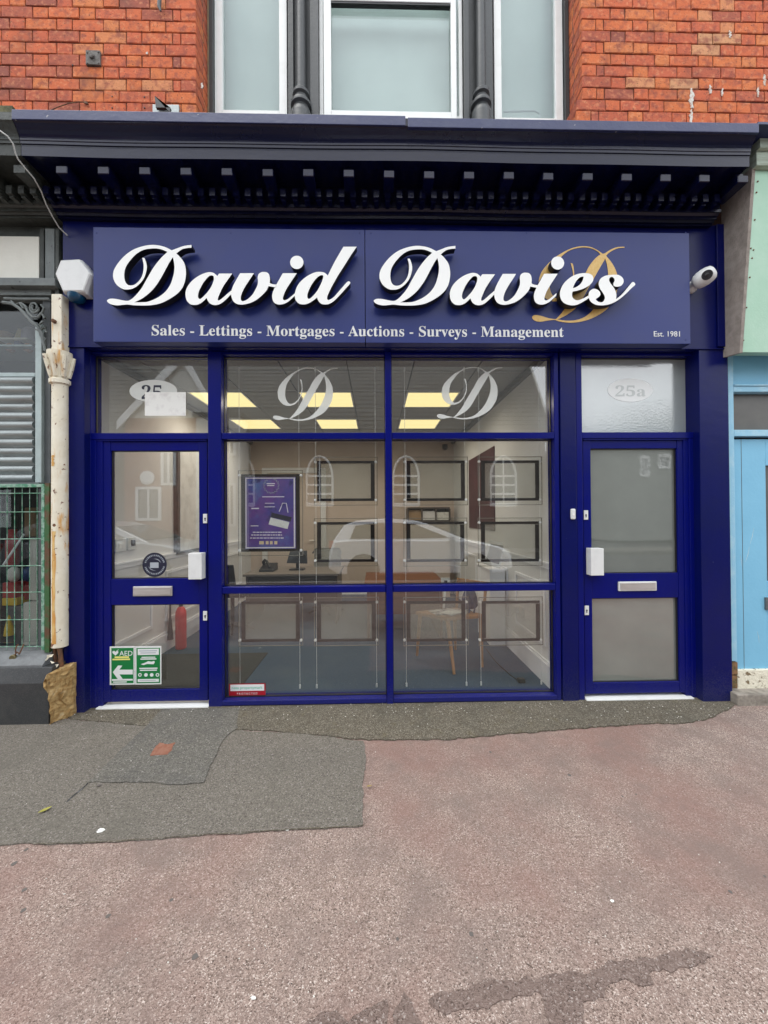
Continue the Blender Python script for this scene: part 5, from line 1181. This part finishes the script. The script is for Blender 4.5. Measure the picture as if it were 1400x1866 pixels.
b = MB(); b.tube([W(106,1170,-.1), W(110,1190,-.1), W(112,1216,-.1)], [.018,.014,.016], 8); b.tube([W(100,1166,-.1), W(100,1192,-.08), W(104,1218,-.07)], [.014,.010,.016], 8); part('rusted_foot', b, RUST, cc)
b = MB()
for (u, v, s) in ((92,1195,.020),(86,1200,.028),(97,1207,.022),(80,1208,.016),(102,1212,.02)):
    q = W(u, v, -.14); pts = [q+Vector((s*R.uniform(-1,1), s*R.uniform(-.6,.6), s*R.uniform(-.8,.8))) for _ in range(6)]
    b.add(pts, [(0,1,2),(0,2,3),(3,4,5),(1,4,2),(0,5,1)])
o = part('paint_flakes', b, CREAM, cc)
# scroll bracket
yb = -.07; b = MB(); wv = lambda u, v: W(u, v, yb)
b.tube([wv(5,551), wv(22,553), wv(36,562), wv(47,574), wv(57,586), wv(68,594), wv(75,606), wv(79,620), wv(83,640)], .012, 7)
b.tube([wv(8,544), wv(30,545), wv(60,545), wv(90,545)], .010, 7)
b.tube([wv(62+9*math.cos(t)*(1-t/16), 560+11*math.sin(t)*(1-t/16)) for t in [k*.5 for k in range(22)]], .008, 7)
b.tube([wv(38,552), wv(46,558), wv(52,570), wv(60,578), wv(70,578), wv(76,570)], .009, 7)
b.tube([wv(20,548), wv(28,556), wv(36,552), wv(42,562), wv(50,560)], .008, 7)
b.tube([wv(78,585), wv(72,592), wv(76,600), wv(82,596), wv(84,606)], .008, 7)
b.tube([wv(75,555), wv(80,562), wv(76,572), wv(82,580)], .008, 7)
b.tube([wv(78,612), wv(83,618), wv(80,626), wv(84,634)], .007, 7)
b.tube([wv(66,600), wv(72,604), wv(74,612), wv(80,614)], .007, 7)
part('scroll_bracket', b, GREYGRN, ln, smooth=50)
# post, guide rail, shutter, glass, display shelf
b = MB(); pb(b, 77, 530, 92, 885, -.005, .08); part('dark_post', b, SLATEP, ln, bevel=.003)
b = MB(); pb(b, 64, 590, 75.5, 880, -.03, .06); part('guide_rail', b, PALEJ, ln, bevel=.003)
zsl0, zsl1 = Z(880, .02, 30), Z(686, .02, 30); n = 12; xg = X(63.5, .02, 780)
sl_b = MB(); h = (zsl1-zsl0)/n
sl_prof = [(0,0), (-.004,h*.12), (-.016,h*.22), (-.026,h*.45), (-.024,h*.7), (-.012,h*.88), (0,h*.97), (.01,h*.97), (.01,0)]
sl_b.extrude([(LX0, .02+y, z) for y, z in sl_prof], (xg-LX0, 0, 0)); sl_me = sl_b.mesh('shutter_slat', GALV, 40)
for k in range(n): link('shutter_slat', sl_me, ln, (0, R.uniform(-.0015,.0015), zsl0+h*k))
b = MB(); b.box(LX0, xg, .02, .05, zsl1, zsl1+.03); part('shutter_top_bar', b, PALEJ, ln, bevel=.003)
b = MB(); b.box(LX0, X(64,.04,620), .06, .066, zsl1+.0, Z(541,.06,40)); part('window_pane', b, GLASSN, ln)
b = MB(); b.box(LX0, XL-.14, .9, .95, 0, 3.2); b.box(LX0, XL-.14, .1, .9, 3.2, 3.25); b.box(XL-.14, XL-.10, .1, .95, 0, 3.25); b.box(LX0-.05, LX0, .1, .95, 0, 3.25); b.box(LX0, XL-.14, .1, .9, .35, .40); part('display_box', b, mat('dim_display_lining', (.022,.027,.03), .8, noise=(5,(.04,.044,.045),.4,.7)), ln)
# skateboard and items in the window
zq = Z(622, .3, 35); t_ = thing('skateboard', 'old skateboard with orange wheels on a shelf in the left shop window', 'skateboard', W(33, 625, .3))
b = MB(); x0_, x1_ = X(5,.3,622), X(60,.3,622); b.box(x0_, x1_, .24, .42, zq-.008, zq+.006); part('deck', b, OFFW, t_, bevel=.004)
for u in (17, 50):
    q = W(u, 633, .26); b = MB(); b.lathe((q.x, .25, q.z), [(.02,0),(.036,.006),(.036,.035),(.02,.04)], 16, 'y'); wl = part('wheel', b, mat('amber_wheel', (.34,.16,.06), .4) if 'amber_wheel' not in bpy.data.materials else bpy.data.materials['amber_wheel'], t_, smooth=40)
    b = MB(); b.lathe((q.x, .247, q.z), [(.008,0),(.012,.004),(.012,.02)], 10, 'y'); part('hub', b, ALU, t_)
b = MB(); b.box(X(36,.3,630)-.02, X(36,.3,630)+.02, .27, .4, zq-.05, zq-.008); part('riser', b, BLUT, t_)
b = MB(); b.box(LX0, X(62,.22,622), .2, .5, zq-.085, zq-.07); part('shelf', b, PALEJ, ln)
q = W(33, 608, .33); b = MB(); b.extrude([(q.x-.05, .33, zq+.008), (q.x+.04, .33, zq+.008), (q.x+.02, .33, zq+.12), (q.x-.005, .33, zq+.13)], (0,.05,0)); single('yellow_ornament', b, mat('dull_yellow', (.42,.36,.14), .6), 'dull yellow pointed ornament on the skateboard', 'ornament', bevel=.006)
q = W(51, 604, .34); b = MB(); b.lathe((q.x, .36, zq+.008), [(.05,0),(.06,.02),(.055,.10),(.03,.13)], 14); single('pale_pot', b, mat('pale_lilac_pot', (.40,.38,.46), .5), 'pale lilac pot behind the skateboard in the window', 'pot', smooth=40)
q = W(6, 606, .34); b = MB(); b.lathe((q.x, .36, zq+.008), [(.04,0),(.05,.02),(.04,.07),(.05,.09)], 14); single('brown_bowl', b, CARDB, 'brown bowl at the far left of the window shelf', 'bowl', smooth=40)
# mesh grille below
yg = -.10; t_ = thing('mesh_grille', 'green wire mesh window grille in a rusty frame', 'grille', W(40, 1180, yg))
b = MB(); xg0, xg1 = LX0, X(83, yg, 1030); zg0, zg1 = Z(1184, yg, 40), Z(882, yg, 40)
b.box(X(77.5, yg, 1030), xg1, yg-.012, yg+.012, zg0, zg1); b.box(xg0, X(77.4, yg, 1030), yg-.012, yg+.012, zg1-.025, zg1); part('frame', b, GREENW, t_, bevel=.002)
b = MB(); b.box(xg1+.001, X(91.5, yg, 1030), yg-.01, yg+.10, zg0-.02, zg1+.005); part('rusty_side', b, RUSTG, t_)
hw = MB(); vw = MB()
for v in (899, 933, 982, 1031, 1079, 1129, 1178): hw.tube([(xg0, yg-.004, Z(v, yg, 40)), (xg1-.01, yg-.004, Z(v, yg, 40))], .0032, 5)
xw = X(67, yg, 1000)
while xw > xg0: vw.tube([(xw, yg+.003, zg0), (xw, yg+.003, zg1-.01)], .0026, 5); xw -= .0535
part('horizontal_wires', hw, GREENW, t_); part('vertical_wires', vw, GREENW, t_)
b = MB(); b.box(LX0, X(70,-.0,1030), .0, .006, zg0+.02, zg1-.02); part('lower_pane', b, GLASSN, ln)
b = MB(); pb(b, 70, 890, 82, 1178, -.02, .08); part('lower_jamb', b, SLATEP, ln)
b = MB(); b.box(LX0, X(75,-.04,890), -.06, .1, zg1, Z(879,-.06,40)+.0); part('lower_head', b, SLATEP, ln)
# goods behind the grille
YI = .16
def good(name, u0, v0, u1, v1, y, m, label, cat='toy', d=.12, shape='box'):
    b = MB(); 
    if shape == 'box': pb(b, u0, v0, u1, v1, y, y+d); single(name, b, m, label, cat, bevel=.006)
    else:
        c = W((u0+u1)/2, v1, y); h_ = Z(v0, y, (u0+u1)/2)-c.z; rr_ = (X(u1, y, v1)-X(u0, y, v1))/2
        pf = {'cone': [(rr_,0),(rr_*.8,h_*.4),(rr_*.3,h_*.85),(rr_*.1,h_)], 'ball': [(rr_*.3,0),(rr_*.8,h_*.15),(rr_,h_*.5),(rr_*.8,h_*.85),(rr_*.3,h_)], 'jar': [(rr_*.9,0),(rr_,h_*.05),(rr_,h_*.7),(rr_*.6,h_*.82),(rr_*.65,h_)]}[shape]
        b.lathe((c.x, y+rr_, c.z), pf, 16); single(name, b, m, label, cat, smooth=40)
zfl = W(30, 1170, YI).z
good('display_plinth', 12, 1105, 42, 1176, YI, SLATEP, 'dark square plinth behind the grille', 'plinth', .2)
good('white_box', 42, 1098, 68, 1176, YI, OFFW, 'tall white box behind the grille by the jamb', 'box', .2)
good('red_tin', 4, 1062, 29, 1090, YI, REDT, 'red tin standing on the dark plinth', 'tin', .1)
good('red_jar', 28, 1062, 47, 1094, YI+.06, REDT, 'round red jar right of the red tin', 'jar', shape='jar')
good('yellow_tin', 3, 1090, 30, 1104, YI, YEL, 'flat yellow tin under the red tin', 'tin', .12)
good('yellow_cone', 1, 1123, 17, 1160, YI-.06, YEL, 'small yellow cone at the bottom of the grille', 'ornament', shape='cone')
good('cream_ball', 6, 1034, 26, 1062, YI+.02, OFFW, 'cream ball on top of the red tin', 'ball', shape='ball')
good('blue_ball', 31, 1034, 53, 1062, YI+.07, BLUT, 'dark blue ball behind the grille', 'ball', shape='ball')
good('red_lantern', 3, 965, 24, 1030, YI+.1, REDT, 'tall dark red lantern behind the grille', 'lantern', shape='jar')
good('cardboard_box', 44, 925, 65, 978, YI+.2, CARDB, 'brown cardboard box high behind the grille', 'box', .15)
good('green_tin', 0, 940, 12, 962, YI+.14, GREENT, 'small green tin at the left behind the grille', 'tin', .1)
good('cream_lamp', 54, 980, 67, 1094, YI+.06, OFFW, 'slim cream stand behind the grille beside the jamb', 'stand', .08)
b = MB(); b.tube([W(6,1030,YI-.05), W(44,973,YI+.05)], .008, 8); single('grey_rod', b, ALU, 'grey metal rod leaning behind the grille', 'rod')
# sill, granite base, broken stone
b = MB(); y0_ = -.20
zs1_, zs0_ = Z(1186, -.08, 40), Z(1212, -.16, 40)
b.extrude([(LX0, .05, zs1_), (LX0, -.08, zs1_), (LX0, -.17, zs0_), (LX0, -.17, zs0_-.02), (LX0, .05, zs0_-.02)], (X(88,-.12,1200)-LX0, 0, 0)); part('sloping_sill', b, SILLG, ln)
zb1, zb2 = Z(1217, -.18, 40), Z(1247, -.215, 40)
b = MB(); b.extrude([(LX0, .05, zb1), (LX0, -.175, zb1), (LX0, -.205, zb2), (LX0, -.205, -.02), (LX0, .05, -.02)], (X(90,-.2,1270)-LX0, 0, 0)); part('granite_base', b, GRANITE, ln, bevel=.004)
bm = bmesh.new()
cb = [W(85,1275,-.215), W(97,1312,-.215), W(128,1300,-.11), W(131,1214,-.10), W(100,1222,-.19), W(88,1238,-.21)]
pts = []
x0_, x1_ = X(87,-.21,1270), X(131,-.10,1250)
nx, nz_ = 9, 14; zt_ = W(110,1216,-.15).z
grid = []
for j in range(nz_+1):
    row = []
    for i in range(nx+1):
        s, t = i/nx, j/nz_
        x = x0_+(x1_-x0_)*s; y = -.215+.12*s; z = -.015+(zt_+.015)*t
        if s < .25: x += .03*(math.sin(t*5)+.6)*(1-s/.25)*.5 - .02*(1-s*4)*(1 if .35 < t < .8 else 0)
        x += R.uniform(-.008,.008); y += R.uniform(-.012,.012); z += R.uniform(-.006,.006)-(.03*(1-s) if j == nz_ else 0)
        row.append(bm.verts.new((x, y, z)))
    grid.append(row)
for j in range(nz_):
    for i in range(nx): bm.faces.new((grid[j][i], grid[j][i+1], grid[j+1][i+1], grid[j+1][i]))
back = [bm.verts.new((x0_+.02, .0, -.015)), bm.verts.new((x1_, .0, -.015)), bm.verts.new((x1_, .0, zt_)), bm.verts.new((x0_+.02, .0, zt_))]
bm.faces.new([v for v in grid[nz_]]+[back[2], back[3]]); bm.faces.new([grid[j][nx] for j in range(nz_+1)]+[back[2], back[1]]); bm.faces.new([grid[j][0] for j in range(nz_, -1, -1)]+[back[0], back[3]])
bmesh.ops.recalc_face_normals(bm, faces=bm.faces); me = bpy.data.meshes.new('broken_stone'); bm.to_mesh(me); bm.free(); me.materials.append(SANDST)
tag(link('broken_stone', me), 'broken yellow sandstone block at the foot of the cream column', 'stone block')
t_ = thing('padlock', 'tarnished padlock hanging on a chain from the mesh grille', 'padlock', W(25, 1198, -.12))
b = MB(); q = W(24, 1199, -.12); b.lathe((q.x, -.13, q.z), [(.02,0),(.024,.004),(.024,.018),(.02,.022)], 14, 'y'); part('lock_body', b, BRASS, t_, smooth=40)
b = MB(); b.tube([W(27,1194,-.12), W(31,1188,-.12), W(35,1192,-.12), W(41,1180,-.12), W(43,1174,-.115)], .005, 6); b.tube([W(28,1190,-.12), W(29,1180,-.12), W(33,1174,-.115)], .004, 6); part('chain', b, RUST, t_)
b = MB(); pts = [W(-30,226,-.49), W(0,238,-.49), W(14,248,-.48), W(24,262,-.46), W(28,278,-.44), W(33,290,-.425), W(45,305,-.39), W(62,325,-.34), W(75,348,-.26), W(84,372,-.22), W(96,395,-.16), W(108,415,-.11), W(123,429,-.072)]
b.tube(pts, .0045, 7); single('cable', b, WIRE, 'pale loose cable hanging across the left end of the cornice', 'cable', smooth=60)

# ------------------------------------------------------------------ right neighbour
rn_ = thing('neighbour_shopfront', 'sky blue shopfront with a mint green fascia at the far right', 'shopfront', (3.2, 0, 0))
RX0, RX1 = XPR1+.003, 4.6
xf = W(1346, 640, -.18).x
pr = [(.02, W(1326,640,-.08).z-.0), (-.185, W(1346,642,-.185).z), (-.30, W(1384,322,-.30).z), (-.30, W(1384,310,-.30).z), (.02, W(1384,300,-.3).z)]
b = MB(); pr2 = [(-.065, W(1322,648,-.065).z)]+pr[1:4]+[(-.065, pr[3][1])]
b.extrude([(xf, y, z) for y, z in pr2], (RX1-xf, 0, 0)); fa = part('mint_fascia', b, MINT, rn_, bevel=.003)
b = MB(); pr3 = [(-.06, W(1322,648,-.065).z-.012), (-.192, pr[1][1]-.006), (-.306, pr[3][1]+.004), (-.30, pr[3][1]+.02), (-.06, pr[3][1]+.02)]
b.extrude([(RX0-.015, y, z) for y, z in pr3], (xf-RX0+.012, 0, 0)); part('rendered_end', b, RENDER, fa)
b = MB(); b.box(xf, RX1, -.335, -.06, pr[3][1]+.003, pr[3][1]+.10); b.box(xf, RX1, -.36, -.06, pr[3][1]+.105, pr[3][1]+.17); part('upper_boarding', b, mat('greenish_board', (.42,.50,.42), .7, noise=(14, (.30,.34,.27), .4, .6, (.3,1,3)), bump=(40,.3)), fa)
ycz = pr[3][1]+.17
for k, (u, v) in enumerate(((1379,350),(1374,400),(1370,452),(1366,505),(1360,560),(1353,620),(1372,455),(1382,330),(1371,470))):
    t = (v-322)/(642-322); y_ = -.30+.115*t-.004; q = W(u+R.uniform(-1,3), v, y_); b = MB(); b.lathe((max(q.x, xf+.008), y_-.002, q.z), [(.003,0),(.0055,.0015),(.0055,.012)], 8, 'y'); part('rusty_screw', b, RUST, fa)
b = MB(); b.box(XR+.004, RX1, -.45, YW+.02, ycz+.004, max(ycz+.02, Z(234,-.46,1395))); part('far_cornice', b, LEAD, rn_)
yb_ = .0
b = MB(); b.box(RX0, X(1340.5,-.03,940), -.03, .1, .30, pr[0][1]); part('jamb', b, LBLUE2, rn_, bevel=.004)
xj = X(1340.6,-.03,940)
zr = lambda v: Z(v, 0, 1370)
b = MB(); b.box(xj, RX1, .0, .05, zr(704), pr[0][1]); part('upper_panel', b, LBLUE, rn_)
b = MB(); b.box(xj, RX1, -.03, .05, zr(716), zr(704.5)); b.box(xj, RX1, -.04, .0, zr(706), zr(703)); part('head_rail', b, LBLUE2, rn_, bevel=.003)
b = MB(); b.box(xj, RX1, .03, .05, zr(784), zr(716.5)); part('boarded_light', b, DGLASS, rn_)
b = MB(); b.box(xj, RX1, -.03, .05, zr(796), zr(784.5)); part('transom', b, LBLUE2, rn_, bevel=.003)
b = MB(); b.box(xj, X(1397,.005,950), .005, .05, zr(1222), zr(800)); b.box(X(1397,.005,950), RX1, .005, .05, zr(848), zr(800)); b.box(X(1397,.005,950), RX1, .005, .05, zr(1222), zr(1060)); dr = part('door_panel', b, LBLUE, rn_, bevel=.003)
b = MB(); b.box(X(1397,.02,950), RX1, .03, .045, zr(1060), zr(848)); part('slot_window', b, DGLASS, dr)
b = MB(); b.box(X(1397,-.01,1100), 3.5, -.01, .005, zr(1111), zr(1089)); part('letter_plate', b, SLATEP, dr)
SCR = mat('paint_scratch', (.52,.66,.72), .7)
for (ua, va), (uc, vc) in (((1374,962),(1367,992)), ((1366,996),(1359,1024)), ((1352,1032),(1349,1012)), ((1380,1150),(1384,1172))):
    b = MB(); b.tube([W(ua, va, .0045), W((ua+uc)/2+1, (va+vc)/2, .0045), W(uc, vc, .0045)], [.0008,.0022,.0008], 4); part('scratch', b, SCR, dr)
b = MB(); b.box(xj+.085, xj+.088, .0035, .0049, zr(1222), zr(800)); part('panel_joint', b, SLATEP, dr)
b = MB(); b.box(X(1345,-.02,1230), RX1, -.02, .08, zr(1255), zr(1219)); part('flaking_plinth', b, FLAKE, rn_, bevel=.006)
b = MB(); b.box(X(1345,-.05,1255), RX1, -.05, .08, zr(1263), zr(1254.5)); part('stone_sill', b, STONE, rn_, bevel=.006)
b = MB(); b.box(X(1345,-.12,1270), RX1, -.12, .08, -.02, Z(1266,-.12,1370)); part('stone_step', b, STONE, rn_, bevel=.008)
b0, b1 = Z(1281,-.02,1340), Z(1181,-.02,1340); nb = 4
for k in range(nb):
    b = MB(); xx0, xx1 = RX0-.002, X(1344.5,-.015,1230); b.box(xx0, xx1, -.015+R.uniform(-.006,.004), .1, b0+(b1-b0)*k/nb+.004, b0+(b1-b0)*(k+1)/nb-.004); part('brick', b, mat('mossy_brick', (.24,.13,.06), .9, noise=(20, (.08,.075,.03), .42, .6), bump=(40,.8)) if 'mossy_brick' not in bpy.data.materials else bpy.data.materials['mossy_brick'], rn_, bevel=.006)
b = MB(); b.box(RX0, xj+.02, .02, .1, 0, b1); part('mortar_backing', b, BRICKJ, rn_)
q = W(1327, 533, -.075); b = MB(); b.lathe((q.x, -.08, q.z), [(.006,0),(.02,.006),(.02,.02)], 10, 'y'); single('black_clip', b, BPLAS, 'small black cable clip at the edge of the rough render', 'clip', smooth=40)

# ------------------------------------------------------------------ across the street (seen mirrored in the glass)
YO = -13.2
YM = 2*YG-YO                                   # depth of the mirror image
hall = thing('church_hall', 'grey stone hall with pointed windows and a slate roof across the street', 'building', (0, YO, 0))
hx0, hx1 = -15.0, 7.3
ze = W(700, 792, YM).z
b = MB(); b.box(hx0, hx1, YO-5, YO, 0, ze); part('wall', b, OSTONE, hall)
RD = 2.5; b = MB(); rz = ze+4.7
b.extrude([(hx0-.2, YO+.35, ze-.05), (hx0-.2, YO-RD, rz), (hx0-.2, YO-2*RD-.35, ze-.05), (hx0-.2, YO-2*RD-.35, ze-.25), (hx0-.2, YO-RD, rz-.2), (hx0-.2, YO+.35, ze-.25)], (hx1+.3-hx0, 0, 0)); rf = part('roof', b, OSLATE, hall)
b = MB()
for k in range(1, 22):
    t = k/22; y = YO+.35-(RD+.35)*t; z = ze-.05+(rz-ze+.05)*t; b.box(hx0-.2, hx1+.1, y-.012, y+.012, z+.004, z+.022)
part('slate_courses', b, mat('slate_edge', (.05,.052,.05), .7), rf)
b = MB(); b.extrude([(hx1-.1, YO, ze-.3), (hx1-.1, YO-5, ze-.3), (hx1-.1, YO-RD, rz-.25)], (.1,0,0)); part('gable', b, OSTONE, hall)
b = MB()
for s in (1, -1): b.extrude([(hx1+.12, YO-RD+s*2.95, ze-.1), (hx1+.12, YO-RD, rz+.1), (hx1+.12, YO-RD, rz-.35), (hx1+.12, YO-RD+s*2.95, ze-.5)], (.08,0,0))
part('bargeboard', b, OPALE, hall)
b = MB(); b.box(hx0, hx1, YO+.001, YO+.10, ze-.35, ze-.22); part('gutter', b, SLATEP, hall)
def gothic(uc, label):
    c = W(uc, 880, YM); hw_, z0_, zsp, zt_ = .54, W(uc,922,YM).z, W(uc,870,YM).z, W(uc,832,YM).z
    n = 8; arc = [(c.x+hw_, z0_), (c.x+hw_, zsp)]
    for k in range(1, n): t = k/n; arc.append((c.x+hw_*math.cos(t*1.5708)**1.0, zsp+(zt_-zsp)*math.sin(t*1.5708)))
    arc += [(c.x, zt_+.02)]
    full = arc+[(2*c.x-x, z) for x, z in reversed(arc[:-1])]
    b = MB(); b.extrude([(x, YO+.04, z) for x, z in full], (0, -.1, 0)); wn = part('window', b, OGLASS, hall, label=label)
    b = MB(); b.tube([(x, YO+.05, z) for x, z in full]+[(full[0][0], YO+.05, full[0][1])], .05, 5)
    part('window_surround', b, OWHITE, wn)
    b = MB()
    for t in (.0, .2, .38, .56): b.box(c.x-hw_+.02, c.x+hw_-.02, YO+.045, YO+.085, z0_+(zt_-z0_)*t+.05, z0_+(zt_-z0_)*t+.13)
    b.box(c.x-.03, c.x+.03, YO+.043, YO+.08, z0_, zt_-.05); part('glazing_bars', b, OWHITE, wn)
gothic(583, None); gothic(740, None); gothic(917, None); gothic(440, None)
FARST = mat('far_grey_stone', (.24,.25,.235), .9, noise=(4, (.30,.31,.29), .4, .7), bump=(12, .5))
hs = thing('gabled_house', 'pale gabled house left of the stone hall across the street, mirrored in the left door', 'house', (-8.4, YO, 0))
gx = W(347, 660, YM).x; gz = W(347, 655, YM).z
b = MB(); b.box(gx-2.4, gx+1.35, YO-7, YO+.5, 0, gz-2.6); part('wall', b, OBRICK, hs)
b = MB(); b.extrude([(gx-2.3, YO+.5, gz-2.6), (gx, YO+.5, gz), (gx+1.35, YO+.5, gz-2.6)], (0,-7,0)); part('gable_wall', b, OPALE, hs)
b = MB()
for xe in (gx-2.6, gx+1.6): b.extrude([(gx, YO+.7, gz+.15), (xe, YO+.7, gz-2.75), (xe, YO+.7, gz-3.1), (gx, YO+.7, gz-.35)], (0,-.08,0))
part('bargeboard', b, OWHITE, hs)
b = MB()
for xe in (gx-2.6, gx+1.6): b.extrude([(gx, YO+.62, gz+.12), (xe, YO+.62, gz-2.8), (xe, YO+.62, gz-2.92), (gx, YO+.62, gz)], (0,-7.6,0))
part('roof', b, OSLATE, hs)
def swin(root, ua, va, uc, vc, dy=.5):
    a_, c_ = W(ua, va, YM-dy), W(uc, vc, YM-dy); y = YO+dy
    b = MB(); b.box(a_.x, c_.x, y+.001, y+.03, c_.z, a_.z); wn = part('window', b, OGLASS, root)
    b = MB(); t = .1; b.box(a_.x-t, a_.x, y+.001, y+.07, c_.z-t, a_.z+t); b.box(c_.x, c_.x+t, y+.001, y+.07, c_.z-t, a_.z+t); b.box(a_.x, c_.x, y+.001, y+.07, c_.z-t, c_.z); b.box(a_.x, c_.x, y+.001, y+.07, a_.z, a_.z+t); xm = (a_.x+c_.x)/2; b.box(xm-.04, xm+.04, y+.031, y+.06, c_.z, a_.z); part('window_frame', b, OWHITE, wn)
swin(hs, 254, 892, 291, 944)
swin(hs, 300, 826, 318, 880)
q = W(270, 871, YM-.5); b = MB(); b.lathe((q.x, YO+.5, q.z), [(.28,0),(.28,.06),(.2,.08)], 18, 'y'); part('round_plaque', b, OWHITE, hs)
ph = thing('pale_house', 'cream rendered house with white sashes beside the hall, mirrored at the window left', 'house', (-6.4, YO, 0))
xa_, xb_ = W(409, 800, YM-1).x-.5, W(438, 800, YM-1).x
b = MB(); b.box(xa_-.6, xb_, YO-6, YO+1.0, 0, W(420,760,YM-1).z); part('wall', b, OPALE, ph)
swin(ph, 412, 800, 426, 826, 1.0); swin(ph, 412, 885, 426, 955, 1.0)
b = MB(); b.box(xa_-.7, xb_+.1, YO-6.1, YO+1.1, W(420,760,YM-1).z+.002, W(420,752,YM-1).z); part('roof', b, OSLATE, ph)
tb = thing('terrace_house', 'brick house with a pitched slate roof at the far right across the street', 'house', (16, YO-3, 0))
xt0 = W(1115, 780, YM+4).x
b = MB(); b.box(xt0, xt0+12, YO-13, YO-4, 0, W(1180,783,YM+4).z); part('wall', b, FARST, tb)
b = MB(); z_e = W(1180,783,YM+4).z; xr = W(1232,755,YM+4).x; z_r = W(1232,752,YM+4).z
b.extrude([(xt0-.3, YO-3.8, z_e), (xr, YO-3.8, z_r), (xr+5.5, YO-3.8, z_e)], (0,-9,0)); part('roof', b, OSLATE, tb)
swin(tb, 1168, 835, 1178, 865, -4.0); swin(tb, 1202, 832, 1216, 850, -4.0)
# cars
def car(name, label, cat, x0, yside, m, L=4.15):
    """hatchback facing +X; yside is its near flank"""
    yc = yside-.86; t_ = thing(name, label, cat, (x0+L/2, yc, -.12), 'cars parked along the kerb')
    zb = -.12; s = L/4.15
    low = [(0,.38),(.02,.75),(.10,.98),(.5,1.02),(3.05,.99),(3.5,.93),(3.95,.80),(4.12,.62),(4.15,.36),(3.95,.24),(.2,.24)]
    b = MB(); n = len(low)
    secs = [(-.86,.97),(-.80,1.0),(.80,1.0),(.86,.97)]
    vs_ = []
    for yy, k in secs:
        for x, z in low: vs_.append((x0+s*(2.07+(x-2.07)*(k if abs(yy) > .83 else 1)), yc+yy, zb+(.6+(z-.6)*(.96 if abs(yy) > .83 else 1))))
    fs = [tuple(range(n)), tuple(reversed(range(3*n, 4*n)))]
    for i in range(3):
        for k in range(n): fs.append((i*n+k, i*n+(k+1) % n, (i+1)*n+(k+1) % n, (i+1)*n+k))
    b.add(vs_, fs)
    up = [(.10,.98),(.34,1.34),(.62,1.44),(1.3,1.485),(1.95,1.44),(2.25,1.36),(3.12,.985)]; n = len(up); vs_ = []
    wd = lambda z: .80-.22*max(0, (z-.98)/.5)
    for sg in (-1, 1):
        for x, z in up: vs_.append((x0+s*x, yc+sg*wd(z), zb+z))
    b.add(vs_, [tuple(range(n)), tuple(reversed(range(n, 2*n)))]+[(k, k+1, n+k+1, n+k) for k in range(n-1)])
    body = part('body', b, m, t_, smooth=38, bevel=.02)
    g = MB()
    for sg in (1, -1):
        for poly in ([(.48,1.03),(.60,1.33),(1.25,1.40),(1.30,1.03)], [(1.38,1.03),(1.36,1.40),(1.95,1.36),(2.72,1.04)]):
            g.extrude([(x0+s*x, yc+sg*(wd(z)+.012), zb+z) for x, z in poly], (0, -sg*.01, 0))
    part('side_glass', g, CARG, t_)
    g = MB(); g.extrude([(x0+s*2.34, yc-.62, zb+1.335), (x0+s*2.34, yc+.62, zb+1.335), (x0+s*3.05, yc+.72, zb+1.03), (x0+s*3.05, yc-.72, zb+1.03)], (.012, 0, .02)); part('windscreen', g, CARG, t_)
    g = MB(); g.extrude([(x0+s*.14, yc-.66, zb+1.06), (x0+s*.14, yc+.66, zb+1.06), (x0+s*.31, yc+.6, zb+1.3), (x0+s*.31, yc-.6, zb+1.3)], (-.02, 0, .01)); part('rear_glass', g, CARG, t_)
    for xw in (.78, 3.30):
        for sg in (1, -1):
            c = (x0+s*xw, yc+sg*.70, zb+.31); bb = MB(); bb.lathe((c[0], c[1]-.11, c[2]), [(.2,0),(.29,.01),(.31,.04),(.31,.18),(.29,.21),(.2,.22)], 22, 'y'); wh = part('wheel', bb, TYRE, t_, smooth=40)
            bb = MB(); bb.lathe((c[0], c[1]+sg*.10-.02, c[2]), [(.06,0),(.2,.008),(.2,.03),(.06,.04)], 18, 'y'); part('rim', bb, RIM, wh, smooth=40)
            bb = MB(); bb.lathe((c[0], yc+sg*.845-.02, c[2]+.02), [(.37,0),(.37,.042)], 22, 'y'); part('wheel_arch', bb, BPLAS, t_)
    for sg in (1, -1):
        g = MB(); g.obox((x0+s*4.0, yc+sg*.68, zb+.72), (.09,0,-.03), (0,.12,0), (0,0,.06)); part('headlight', g, LAMPW, t_, bevel=.015)
        g = MB(); g.obox((x0+s*.06, yc+sg*.72, zb+.90), (.05,0,.0), (0,.09,0), (0,0,.09)); part('tail_light', g, LAMPR, t_, bevel=.015)
        g = MB(); g.obox((x0+s*2.75, yc+sg*.93, zb+1.04), (.07,0,0), (0,.08,0), (0,0,.06)); part('door_mirror', g, m, t_, bevel=.025)
    return t_
YCAR = -5.55; YCM = 2*YG-YCAR
xr_, xf_ = W(598, 1000, YCM).x, W(936, 1000, YCM).x
car('parked_car', 'white hatchback parked at the kerb, mirrored across the middle of the shop window', 'car', xr_, YCAR, CARP, xf_-xr_)
xl_ = W(352, 960, YCM).x
car('parked_car', 'silver hatchback parked behind the white car, mirrored in the left door', 'car', xl_-4.25, YCAR-.1, CARS, 4.25)
